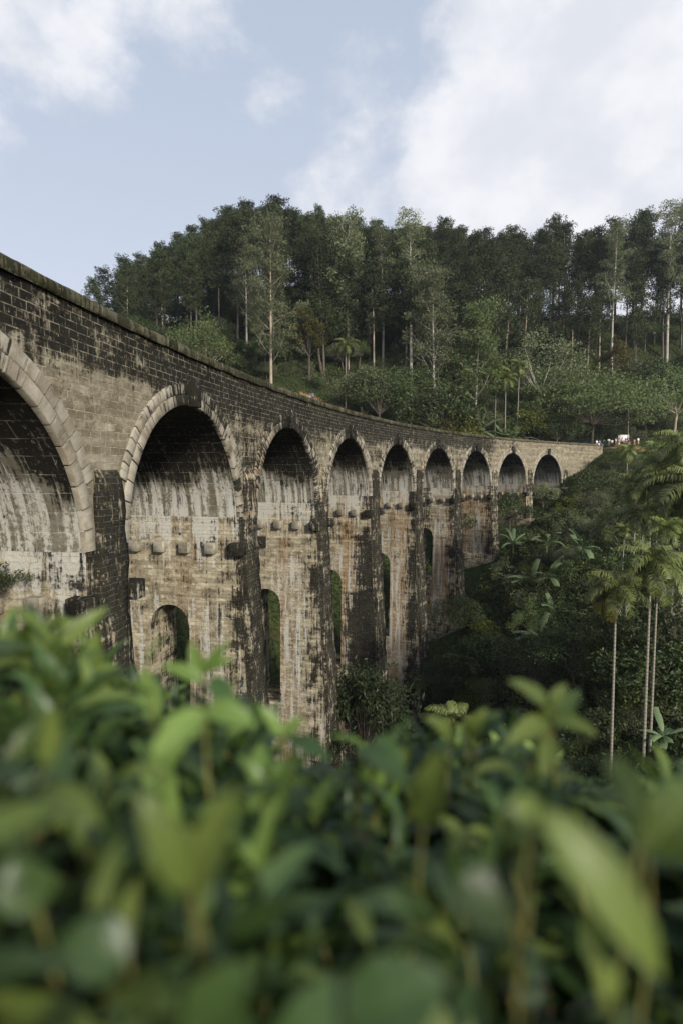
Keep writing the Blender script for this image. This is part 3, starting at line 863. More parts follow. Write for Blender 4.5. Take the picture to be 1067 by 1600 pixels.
PROTO['light1'] = proto_broad(25, 6, 2.8, 'euc', 'bark_dark', .2, 75, 85)
PROTO['umbrella0'] = proto_broad(26, 9, 7.2, 'lightbroad', 'bark_dark', .26, 190, 75, trunkh=.3, layered=True)
PROTO['yellow0'] = proto_broad(27, 6, 2.8, 'yellow', 'bark_tan', .22, 50, 75, trunkh=.2)
PROTO['rusty0'] = proto_broad(28, 12, 2.4, 'rustleaf', 'bark_dark', .27, 60, 75, trunkh=.3)
PROTO['papaya0'] = proto_broad(29, 10, 3.1, 'darkbroad', 'bark_dark', .36, 84, 66, trunkh=.34, asp=.3, droop=.4)
for i in range(4): PROTO['shrub%d' % i] = proto_shrub(31 + i, 2.3, 2.3 + .3 * i, leaf=.19 + .02 * i)
for i in range(2): PROTO['pshrub%d' % i] = proto_shrub(41 + i, 2.2, 2.6, 'under', .17, 40, 80, asp=.3)
for i in range(2): PROTO['lshrub%d' % i] = proto_shrub(45 + i, 2.2, 2.4, 'euc', .15, 34, 80, asp=.35, sparse=.4)
PROTO['yshrub0'] = proto_shrub(48, 2.0, 2.0, 'yellow', .17, 30, 70)
for i, h in enumerate((11.2, 12.2, 12.6, 15, 9)): PROTO['palm%d' % i] = proto_palm(51 + i, h, nf=19 + (i % 2), L=(2.2 if i == 0 else 2.55))
for i in range(3): PROTO['banana%d' % i] = proto_banana(61 + i, 2.0 + .4 * i)


def place(kind, name, loc, label, cat, group=None, sc=1.0, rz=None, soft=True):
    parts, h = PROTO[kind]
    e = empty(name, loc, label, cat, group, rz=random.uniform(0, 6.28) if rz is None else rz, sc=sc)
    for pn, me in [(p[0], p[1]) for p in parts]:
        link_mesh(pn, me, e)
    return e


def place_px(kind, name, px, y, topy, label, cat, group=None, rz=None, wide=1.0, dz=0.0):
    p = at(px, y, dz - .15); h = PROTO[kind][1] + (.7 if 'pine' in kind else 0); s = (ztop(y, topy) - p.z) / h
    return place(kind, name, p, label, cat, group, sc=(s * wide, s * wide, s), rz=rz)


def rad_b(x, y): return math.hypot(x - CXB, y - CYB) - RB     # >0 outside the curve (behind), <0 in front


ORD = ['leftmost', 'second', 'third', 'fourth', 'fifth', 'sixth', 'seventh', 'eighth', 'ninth', 'tenth', 'eleventh', 'twelfth', 'thirteenth', 'fourteenth', 'fifteenth', 'sixteenth', 'seventeenth', 'eighteenth', 'nineteenth', 'twentieth']
ORD += ['twenty-' + q for q in ('first', 'second', 'third', 'fourth', 'fifth', 'sixth', 'seventh', 'eighth', 'ninth')] + ['thirtieth', 'thirty-first', 'thirty-second']
ARCH = [(180, 'left of the second arch'), (372, 'above the second arch'), (500, 'above the third arch'), (584, 'above the fourth arch'), (652, 'above the fifth arch'), (714, 'above the sixth arch'), (772, 'above the seventh arch'), (828, 'above the eighth arch'), (885, 'above the ninth arch'), (950, 'above the far bridge end'), (1010, 'above the people'), (3000, 'at the right edge')]
def above(px): return [t for lim, t in ARCH if px < lim][0]


# pines on and below the ridge
def pines():
    pts = []
    ridge = [(152, 436, 128), (176, 420, 136), (205, 402, 134), (222, 398, 142), (255, 380, 138), (280, 362, 144), (300, 352, 146), (325, 345, 150), (352, 322, 150), (385, 316, 152), (430, 309, 154), (462, 325, 150), (500, 322, 152), (530, 335, 150),
             (560, 342, 152), (585, 345, 150), (690, 342, 150), (722, 352, 150), (755, 358, 150), (790, 352, 152), (815, 362, 150), (862, 340, 150), (880, 350, 148), (905, 360, 150), (930, 356, 152), (960, 345, 150), (985, 338, 148), (1000, 330, 152), (1062, 320, 150), (1085, 322, 150)]
    side = ['leftmost', 'left', 'middle', 'right']
    for i, (px, ty, y) in enumerate(ridge):
        p = at(px, y); pts.append((p.x, p.y))
        place_px('pine%d' % (i % 6), 'pine_tree', px, y, ty, ORD[i] + ' dark pine crown from the left along the skyline of the wooded ridge', 'tree', 'pines along the skyline', wide=random.uniform(.85, 1.15))
    rg = np.random.default_rng(17); n = 0; tries = 0
    while n < 268 and tries < 9000:
        tries += 1
        y = rg.uniform(112, 162); px = rg.uniform(120, 1110) if n < 225 else rg.uniform(850, 1110)
        if px > 930 and y < 135: continue
        if px > 780 and y < 124: continue
        p = at(px, y)
        if p.z < 11: continue
        dmin = 5.0 if y < 140 else 4.2 if n < 225 else 2.8
        if any((p.x - a) ** 2 + (p.y - b) ** 2 < dmin ** 2 for a, b in pts): continue
        pts.append((p.x, p.y)); n += 1
        s = rg.uniform(.8, 1.05) * (1.0 if px > 330 else .82)
        if px < 180: continue
        if y > 146: s = min(s, .93 if px < 860 else .88)
        kd = int(rg.integers(6)); cap = (ztop(y, np.interp(px, [r[0] for r in ridge], [r[1] for r in ridge]) + 12) - p.z) / (PROTO['pine%d' % kd][1] + .8)
        s = min(s, float(cap))
        if s < .45: n -= 1; continue
        place('pine%d' % kd, 'pine_tree', p - Vector((0, 0, .3)), 'dark tall pine ' + ('high' if y > 145 else 'midway' if y > 128 else 'low') + ' in the dense hillside wood, ' + above(px), 'tree', 'pines of the hillside wood', sc=float(s), rz=float(rg.uniform(0, 6.28)))
pines()

def understorey():
    rg = np.random.default_rng(57); pts = []; n = 0; tries = 0
    while n < 85 and tries < 4000:
        tries += 1
        px = rg.uniform(190, 1110); y = rg.uniform(116, 158)
        p = at(px, y)
        if p.z < 9 or any((p.x - a) ** 2 + (p.y - b) ** 2 < 25 for a, b in pts): continue
        pts.append((p.x, p.y)); n += 1
        place(['broad0', 'broad1', 'light1', 'broad2', 'shrub2', 'broad1'][rg.integers(6)] if px < 900 else ['lshrub0', 'shrub1', 'light1', 'pshrub0', 'broad2', 'shrub3'][rg.integers(6)], 'understorey_tree', p - Vector((0, 0, .4)), 'leafy understorey tree among the pine trunks ' + ('high' if y > 142 else 'low') + ' on the hill, ' + above(px), 'tree', 'understorey trees of the wood', sc=float(rg.uniform(.8, 1.25)), rz=float(rg.uniform(0, 6.28)))
understorey()

# single trees that stand out in front of the pine wood
for a in [('gum0', 'gum_tree', 424, 98, 345, 'tall airy light green gum with layered crown and straight tan trunk behind the parapet', 'tree'),
          ('gum1', 'gum_tree', 545, 116, 335, 'gum with a bare white trunk forking high up among the dark pines', 'tree'),
          ('gum2', 'gum_tree', 640, 114, 326, 'very tall thin gum topping the ridge with long bare whitish limbs', 'tree'),
          ('gum1', 'gum_tree', 676, 104, 422, 'pale gum with bushy crown and straight whitish trunk just right of the tallest gum', 'tree'),
          ('gum2', 'gum_tree', 1040, 140, 312, 'sparse thin gum sticking out above the ridge at the right edge', 'tree'),
          ('gum3', 'gum_tree', 745, 104, 478, 'slender small gum with white trunk and open crown above the middle arches', 'tree'),
          ('gum1', 'gum_tree', 385, 112, 380, 'thin pale-trunked gum just left of the tall airy gum', 'tree'),
          ('gum2', 'gum_tree', 596, 118, 352, 'slim grey gum between the white-trunked forked gum and the tallest one', 'tree'),
          ('gum2', 'gum_tree', 955, 136, 345, 'slim gum with long bare trunk among the pines above the bridge end', 'tree'),
          ('round0', 'round_tree', 848, 108, 512, 'pale round-crowned tree on branching white trunk above the far arches', 'tree'),
          ('umbrella0', 'umbrella_tree', 922, 106, 575, 'wide light green umbrella-shaped tree spreading in layers above the people', 'tree'),
          ('umbrella0', 'umbrella_tree', 868, 116, 565, 'flat-topped light green tree behind and left of the wide umbrella tree', 'tree'),
          ('rusty0', 'yellowing_tree', 482, 108, 470, 'narrow tree with yellowing leaves between the two tall gums', 'tree'),
          ('light0', 'pale_tree', 318, 96, 492, 'grey-green bushy tree low behind the parapet at the left of the wood', 'tree'),
          ('broad1', 'broadleaf_tree', 505, 112, 462, 'dark dense round tree beside the yellowing tree', 'tree'),
          ('broad0', 'broadleaf_tree', 600, 96, 572, 'dark spreading tree behind the parapet above the fifth arch', 'tree'),
          ('light1', 'pale_tree', 566, 98, 570, 'pale green small tree left of the dark spreading trees above the parapet', 'tree'),
          ('broad1', 'broadleaf_tree', 650, 100, 560, 'large dark green tree with rounded crown behind the parapet above the sixth arch', 'tree'),
          ('broad2', 'broadleaf_tree', 690, 96, 598, 'dark low tree touching the parapet just left of the yellow-green tree', 'tree'),
          ('yellow0', 'yellow_green_tree', 714, 95, 632, 'bright yellow-green bushy tree just above the parapet', 'tree'),
          ('yellow0', 'yellow_green_tree', 828, 104, 632, 'yellow-green rounded tree at the foot of the white-trunked round tree', 'tree'),
          ('broad2', 'broadleaf_tree', 868, 103, 640, 'dark low tree under the left edge of the wide umbrella tree', 'tree'),
          ('broad0', 'broadleaf_tree', 1010, 122, 560, 'dark bushy tree on the bank right of the wide umbrella tree', 'tree'),
          ('light0', 'pale_tree', 1050, 116, 570, 'pale green bushy tree at the right edge above the palms', 'tree'),
          ('rusty0', 'yellowing_tree', 955, 128, 520, 'yellow-tinged bushy tree on the bank under the right-hand pines', 'tree'),
          ('palm1', 'palm_tree', 772, 104, 588, 'thin palm with dark crown in the shade above the seventh arch', 'palm'),
          ('palm3', 'palm_tree', 806, 104, 578, 'thin palm with dark crown left of the white-trunked round tree', 'palm'),
          ('palm0', 'palm_tree', 788, 102, 600, 'shortest of the thin palms in the shade above the seventh arch', 'palm'),
          ('palm2', 'palm_tree', 540, 97, 545, 'thin palm rising from bushes right of the red earth patch', 'palm'),
          ('palm4', 'palm_tree', 980, 113, 618, 'small palm growing close behind the people', 'palm')]:
    place_px(a[0], a[1], a[2], a[3], a[4], a[5], a[6])
for i, (px, y, ty) in enumerate([(805, 100.5, 655), (790, 101, 664), (745, 98, 652), (760, 99, 660), (728, 97, 662)]):
    place('banana%d' % (i % 3), 'banana_plant', at(px, y), ['tallest', 'rightmost', 'leftmost but one', 'middle', 'leftmost'][i] + ' banana plant of those behind the parapet of the far arches', 'plant', 'banana plants behind the parapet', sc=float((ztop(y, ty) - hz1(at(px, y).x, y)) / 4.2))

# bushes and small trees filling the foot of the hill behind the viaduct
def hill_foot():
    rg = np.random.default_rng(23); pts = []; n = 0; tries = 0
    while n < 150 and tries < 6000:
        tries += 1
        px = rg.uniform(200, 1140); y = rg.uniform(88, 130)
        p = at(px, y)
        if rad_b(p.x, p.y) < 10.5 or (p.x > 43 and p.y < 117): continue
        if any((p.x - a) ** 2 + (p.y - b) ** 2 < 3.6 ** 2 for a, b in pts): continue
        if (p.x + 5) ** 2 + (p.y - 99) ** 2 < 60: continue
        pts.append((p.x, p.y)); n += 1
        r = rg.random()
        if px > 800 and y > 118: kind = ['shrub1', 'pshrub0', 'lshrub0', 'lshrub1', 'broad2', 'light1', 'pshrub1'][rg.integers(7)]
        else: kind = ['shrub0', 'shrub1', 'light0', 'shrub3', 'yshrub0', 'broad2', 'broad0', 'lshrub0', 'lshrub1', 'light1'][rg.integers(10)]
        s = rg.uniform(.8, 1.5) * (1 if 'shrub' in kind else .8)
        nm, lb, g = (('bush', 'green bush in the thicket at the wooded hill foot, ' + above(px), 'bushes at the foot of the hill') if 'shrub' in kind else
                     ('small_tree', 'small leafy tree at the wooded hill foot, ' + above(px), 'small trees at the foot of the hill'))
        place(kind, nm, p - Vector((0, 0, .2)), lb, nm.replace('_', ' ') if nm != 'bush' else 'bush', g, sc=float(s), rz=float(rg.uniform(0, 6.28)))
hill_foot()

# hedge along the track beyond the bridge end
for i in range(13):
    px = 762 + i * 15; y = 103.5 + i * .45
    p = at(px, y)
    place('shrub%d' % (i % 4), 'hedge_bush', p, ORD[i] + ' bush from the left in the dark hedge along the track behind the parapet end', 'bush', 'hedge bushes by the far end', sc=(1.0, 1.0, .62), rz=i * 1.3)


def below(px): return 'right beside the middle piers' if px < 700 else 'below the seventh and eighth arches' if px < 810 else 'below the ninth arch' if px < 890 else 'below the bridge end' if px < 950 else 'behind the slender palms' if px < 1020 else 'at the right edge'


# near side valley slope on the right
def slope():
    rg = np.random.default_rng(29); pts = []; n = 0; tries = 0
    while n < 255 and tries < 9000:
        tries += 1
        px = rg.uniform(560, 900) if rg.random() < .66 else rg.uniform(900, 1085); y = rg.uniform(24, 108)
        p = at(px, y)
        rb = rad_b(p.x, p.y)
        if rb > -2.4 - max(0, (70 - y)) * .03: continue
        if any(abs(p.x - a[0]) < a[2] and abs(p.y - a[1]) < a[2] for a in [(57, 111, 6), (50, 105, 3.4), (64, 112, 5)]): continue
        if y < 32 and px > 880: continue
        dm = 2.2 if y < 50 else 2.6
        if any((p.x - a) ** 2 + (p.y - b) ** 2 < dm ** 2 for a, b in pts): continue
        if any((p.x - a[0]) ** 2 + (p.y - a[1]) ** 2 < a[2] ** 2 for a in [(36, 88, 1.4), (33, 84, 1.2), (25, 77, 1.2), (20.5, 69.5, 1.1), (15, 62, 1.2)]): continue
        pts.append((p.x, p.y)); n += 1
        if px > 850 and y > 62: kind = ['lshrub0', 'lshrub1', 'pshrub0', 'lshrub1', 'shrub1', 'lshrub0'][rg.integers(6)]
        else: kind = ['shrub0', 'shrub1', 'shrub2', 'shrub3', 'pshrub0', 'pshrub1', 'yshrub0', 'lshrub1', 'lshrub0'][rg.integers(9)]
        s = rg.uniform(.75, 1.35) * (1.0 if y > 55 else .85)
        if px > 880 and y < 60: s *= 1.15
        if rb > -4.5: s *= .6
        place(kind, 'bush', p - Vector((0, 0, .25)), 'green bush on the slope ' + below(px) + (', high up' if y > 75 else ', halfway' if y > 48 else ', low'), 'bush', 'bushes on the valley slope', sc=float(s), rz=float(rg.uniform(0, 6.28)))
slope()

# trees and bananas on the near slope: column, row of the foot, row of the top
def place_foot(kind, name, px, fy, ty, label, cat, group=None, rz=None, y=None, wide=1.0, size=None):
    y = y or hit(px, fy); p = at(px, y, -.2); h = PROTO[kind][1]; s = size or (ztop(y, ty) - p.z) / h
    return place(kind, name, p, label, cat, group, sc=(s * wide, s * wide, s), rz=rz)


for a in [('broad2', 'broadleaf_tree', 912, 790, 728, 'dark leafy tree on the slope below the far end of the parapet', 'tree', 1),
          ('broad1', 'broadleaf_tree', 960, 860, 785, 'dark tree on the slope left of the cluster of palms', 'tree', 1),
          ('broad0', 'broadleaf_tree', 715, 1010, 930, 'dark bushy tree at the foot of the seventh pier', 'tree', 1.2),
          ('broad2', 'broadleaf_tree', 770, 1080, 985, 'dark low tree on the slope below the banana plants', 'tree', 1.2),
          ('broad1', 'broadleaf_tree', 835, 1110, 985, 'dark bushy tree at the centre of the slope under the banana plants', 'tree', 1.1),
          ('broad0', 'broadleaf_tree', 905, 1100, 965, 'dark broad tree behind the left of the tall slender palms', 'tree', 1.1),
          ('broad1', 'broadleaf_tree', 985, 1100, 920, 'dark tree filling the shade behind the twin palm trunks', 'tree', 1),
          ('broad0', 'broadleaf_tree', 1062, 1100, 850, 'dark tree under the palm cluster at the right edge', 'tree', 1),
          ('broad2', 'broadleaf_tree', 1030, 1130, 985, 'dark low tree at the right edge behind the shaded banana plant', 'tree', 1.2),
          ('broad0', 'broadleaf_tree', 690, 1120, 1030, 'dark bushy tree at the foot of the sixth pier', 'tree', 1.2),
          ('light1', 'pale_tree', 890, 905, 850, 'greyish green tree beside the upper banana plants', 'tree', 1),
          ('light1', 'small_tree', 738, 868, 775, 'small dark tree growing close against the seventh and eighth piers', 'tree', .8),
          ('broad2', 'small_tree', 795, 835, 765, 'small dark tree standing in front of the eighth arch', 'tree', .8),
          ('light1', 'small_tree', 848, 800, 752, 'small leafy tree standing under the ninth arch', 'tree', 1)]:
    place_foot(a[0], a[1], a[2], a[3], a[4], a[5], a[6], wide=a[7])
place_foot('papaya0', 'thin_tree', 563, 0, 1003, 'small dark tree with drooping leaves and thin trunk in front of the fifth pier', 'tree', y=38.5, wide=.85)
for i, (px, fy, ty, sz, lb) in enumerate([(852, 880, 0, 1.05, 'banana plant with one tall upright leaf, uppermost on the slope'), (828, 945, 0, 1.0, 'banana plant with splayed pale leaves below the uppermost one'),
        (856, 950, 0, 1.0, 'banana plant leaning right in the middle of the slope'), (866, 990, 0, .85, 'banana plant with hanging leaves behind the bushes'), (840, 1035, 0, .9, 'banana plant lowest of those on the slope, half sunk in the bushes'),
        (908, 905, 0, 1.0, 'banana plant half hidden beside the tall slender palm'), (872, 1195, 0, .55, 'banana plant down in the dark at the foot of the palms'), (1035, 1190, 0, .6, 'banana plant at the right edge low among the shadows'), (800, 880, 0, .8, 'banana plant nearest the eighth pier on the slope')]):
    place_foot('banana%d' % (i % 3), 'banana_plant', px, fy, ty, lb, 'plant', size=sz * (1.15 if fy < 1100 else 1.0))

# slender palms
for kind, px, y, ty, lb, rz, wd in [('palm0', 953, 28, 872, 'slender palm standing alone, its lowest fronds yellow, left of the twin palms', .5, 1.0),
        ('palm2', 1004, 28, 830, 'tall slender palm with large crown, left of the pair whose crowns merge', 2.0, 1.0),
        ('palm1', 1014, 29, 845, 'tall slender palm, right of the pair whose crowns merge', 4.0, 1.0),
        ('palm3', 1018, 46, 700, 'feathery palm topping the cluster at the right, just below the people', 1.0, 1.1),
        ('palm3', 1045, 44, 668, 'highest palm of the cluster at the right edge', 2.2, 1.1),
        ('palm2', 985, 50, 735, 'palm at the left side of the right-hand cluster', 3.0, 1.1),
        ('palm1', 1026, 43, 725, 'palm in the middle of the right-hand cluster', 4.2, 1.1),
        ('palm3', 1066, 42, 712, 'palm on the right edge under the highest palm', 5.2, 1.1),
        ('palm2', 996, 47, 775, 'lower palm at the left of the right-hand cluster', .2, 1.2),
        ('palm1', 1050, 41, 775, 'lower palm at the right edge just above the twin crowns', 1.7, 1.1),
        ('palm0', 970, 56, 800, 'small dark palm behind the single slender palm', 2.7, 1.2),
        ('palm3', 1022, 55, 682, 'palm between the two highest ones, set further back', .7, 1.1),
        ('palm2', 1062, 48, 690, 'dark palm behind the palm on the right edge', 2.1, 1.15),
        ('palm1', 1010, 52, 742, 'dark palm squeezed into the middle back of the right-hand cluster', 1.1, 1.15),
        ('palm3', 1034, 39, 790, 'palm whose fronds droop over the twin crowns', .4, 1.0),
        ('palm4', 1080, 40, 740, 'palm cut off by the right edge of the picture', 3.3, 1.2)]:
    pe = place_px(kind, 'palm_tree', px, y, ty + 1900 / y, lb, 'palm', 'slender palms on the right of the valley', rz=rz, wide=wd)

def old_fronds():
    lone = [o for o in bpy.data.objects if o.get('label', '').startswith('slender palm standing alone')][0]
    h = PROTO['palm0'][1]; rgf = np.random.default_rng(8)
    for th, el in ((3.3, -.15), (3.9, -.45), (2.6, -.6)):
        fa = Acc(); frond(fa, (0.0, 0, h + .5), th - lone.rotation_euler.z, el, 1.9, 36, .7, .06, .6, rgf, 1.2)
        o = link_mesh('frond', fa.mesh('old_frond', M['palm_old']), lone); o['label'] = 'yellowed hanging frond'
old_fronds()


def slope_trees():
    rg = np.random.default_rng(63); n = 0
    for i in range(400):
        px = rg.uniform(690, 1070); y = rg.uniform(34, 100); p = at(px, y)
        if rad_b(p.x, p.y) > -4.5 or n >= 26 or (p.x > 44 and p.y > 95): continue
        n += 1
        kd = ['light1', 'light0', 'light1', 'broad2', 'yellow0', 'light0', 'palm4'][rg.integers(7)]
        if kd == 'palm4': place(kd, 'palm_tree', p - Vector((0, 0, 4.5)), 'short dark palm poking from the slope thicket ' + below(px), 'palm', 'short palms on the slope', sc=.9)
        else: place(kd, 'slope_tree', p - Vector((0, 0, 1.5)), {'light1': 'grey-green', 'light0': 'light green', 'broad2': 'dark green', 'yellow0': 'yellow-green'}[kd] + ' small tree in the slope thicket ' + below(px), 'tree', 'small trees on the valley slope', sc=float(rg.uniform(.55, .85)))
slope_trees()


# small plants growing out of the masonry
def wall_plants():
    rg = np.random.default_rng(77)
    for n, w, z, s, lb in [(1.36, 1.9, -3.0, .55, 'leafy plant rooted above a pale block in the first pier'), (1.37, 3.0, -3.6, .8, 'dark bush hanging beside the first pier at the left edge')]:
        p = bw(n, w, z)
        place('shrub1', 'wall_plant', Vector(p), lb, 'plant', sc=s * .45)
wall_plants()


# undergrowth covering the ground
def undergrowth():
    rg = np.random.default_rng(41); a = Acc()
    def patch(n, x0, x1, y0, y1, L, hmax, cond):
        x = rg.uniform(x0, x1, n); y = rg.uniform(y0, y1, n)
        rb = np.hypot(x - CXB, y - CYB) - RB; k = cond(x, y, rb)
        for (sx, sy, r, s) in SOIL: k &= ((x - sx) ** 2 + (y - sy) ** 2) > (r * .75 * s) ** 2 * (rg.random(n) + .35)
        x = x[k]; y = y[k]; z = hz(x, y)
        lump = .5 + .5 * np.sin(x * 1.7 + 2 * np.sin(y * .9)) * np.cos(y * 1.5 + np.sin(x))
        z = z + rg.uniform(0, 1, len(x)) ** .7 * hmax * (.25 + .75 * lump)
        D = rg.normal(size=(len(x), 3)) + [0, -.2, .25]
        s = rg.uniform(.6, 1.4, len(x))
        leaf_quads(a, np.stack([x, y, z], -1), D, L * s, L * .42 * s, np.clip(.15 + lump * .5 + rg.normal(size=len(x)) * .15, 0, 1), rg=rg)
    inside = lambda x, y, rb: (rb < -.9)
    patch(150000, 2, 62, 24, 112, .30, 1.1, lambda x, y, rb: (rb < -.7) & ~((x > 45) & (y > 101)))
    patch(60000, -6, 34, 14, 48, .20, .8, inside)
    patch(50000, -40, 45, 70, 115, .36, 1.1, lambda x, y, rb: (rb > 8.3))
    patch(90000, -12, 26, 2.4, 24, .13, .5, lambda x, y, rb: (rb < -.9))
    patch(15000, -35, 20, 30, 80, .4, 1.6, lambda x, y, rb: (rb > 8) & (rb < 30))
    patch(70000, -70, 105, 108, 165, .5, 1.5, lambda x, y, rb: (rb > 8) & ~((x > 47) & (y < 114)))
    me = a.mesh('undergrowth', M['under']); o = link_mesh('undergrowth', me)
    tag(o, 'low tangled green undergrowth covering the valley sides and the wood floor', 'undergrowth', kind='stuff')
undergrowth()
#==TEA==
# ---------------------------------------------------------------- tea bushes close to the camera
M['tea_old'] = foliage_mat('mature_tea_leaf', (.009, .022, .007), (.050, .088, .026), .12, .40, .4, veins=True)
M['tea_young'] = foliage_mat('young_tea_leaf', (.045, .085, .018), (.20, .28, .075), .35, .38, .4, veins=True)
M['tea_stem'] = simple_mat('tea_stem', (.10, .12, .03), (.20, .17, .06), 20, .6)
M['tea_twig'] = simple_mat('tea_twig', (.09, .06, .035), (.22, .15, .08), 15, .8)
NTL, NSL = 9, 5


def tea_leaves(acc, P, D, N, L, Wd, bend, fold, v, twist=None):
    P = np.asarray(P, float).reshape(-1, 3); n = len(P); D = unit(np.asarray(D, float).reshape(-1, 3)); N = np.asarray(N, float).reshape(-1, 3)
    N = unit(N - D * (N * D).sum(-1, keepdims=True)); Sd = np.cross(D, N)
    L, Wd, bend, fold = [np.broadcast_to(np.asarray(q, float), n) for q in (L, Wd, bend, fold)]
    t = np.linspace(0, 1, NTL); s = np.linspace(-1, 1, NSL)
    b = np.where(np.abs(bend) < .02, .02, bend)[:, None]; ph = b * t[None]
    spine = L[:, None, None] * (D[:, None] * (np.sin(ph) / b)[..., None] + N[:, None] * ((np.cos(ph) - 1) / b)[..., None])
    nn = N[:, None] * np.cos(ph)[..., None] + D[:, None] * np.sin(ph)[..., None]
    wp = np.clip(np.sin(np.pi * np.clip(t, 0, 1) ** .85), 0, 1) ** .75 * (1 - .25 * t) + .02; wp[-1] = .015
    w = Wd[:, None] * .5 * wp[None]
    wave = .04 * Wd[:, None] * np.sin(t * 19)[None]
    V = P[:, None, None] + spine[:, :, None] + Sd[:, None, None] * (w[..., None] * s)[..., None] + nn[:, :, None] * ((np.abs(s) ** 1.3 * fold[:, None, None] * w[..., None]) + wave[..., None] * s ** 2)[..., None]
    i = np.arange(NTL * NSL).reshape(NTL, NSL)
    q = np.stack([i[:-1, :-1], i[1:, :-1], i[1:, 1:], i[:-1, 1:]], -1).reshape(-1, 4)
    Q = (q[None] + (np.arange(n) * NTL * NSL)[:, None, None]).reshape(-1, 4)
    uv = np.stack(np.broadcast_arrays((s * .5 + .5)[None, None], (t[None] * L[:, None] / .1)[..., None]), -1)
    acc.add(V.reshape(-1, 3), Q, np.repeat(np.broadcast_to(v, n), len(q)), uv=uv.reshape(-1, 2))


def P3(px, py, d):
    """point at forward depth d in the direction of (px, py)"""
    v = pdir(px, py); c = Vector((0, math.cos(PT), -math.sin(PT)))
    return np.array(v * (d / v.dot(c)))


def canopy(x, y):
    ang = x / np.maximum(y, .25)
    q = np.interp(ang, [-.6, -.49, -.375, -.26, -.15, -.06, .075, .19, .3, .41, .47, .6], [.278, .29, .37, .41, .475, .55, .50, .50, .46, .53, .59, .57])
    z = -q * (.75 + 1.08 * max(0, y - .75) + .25 * max(0, .55 - y))
    return z + .015 * math.sin(x * 13 + 1) * math.cos(y * 11)


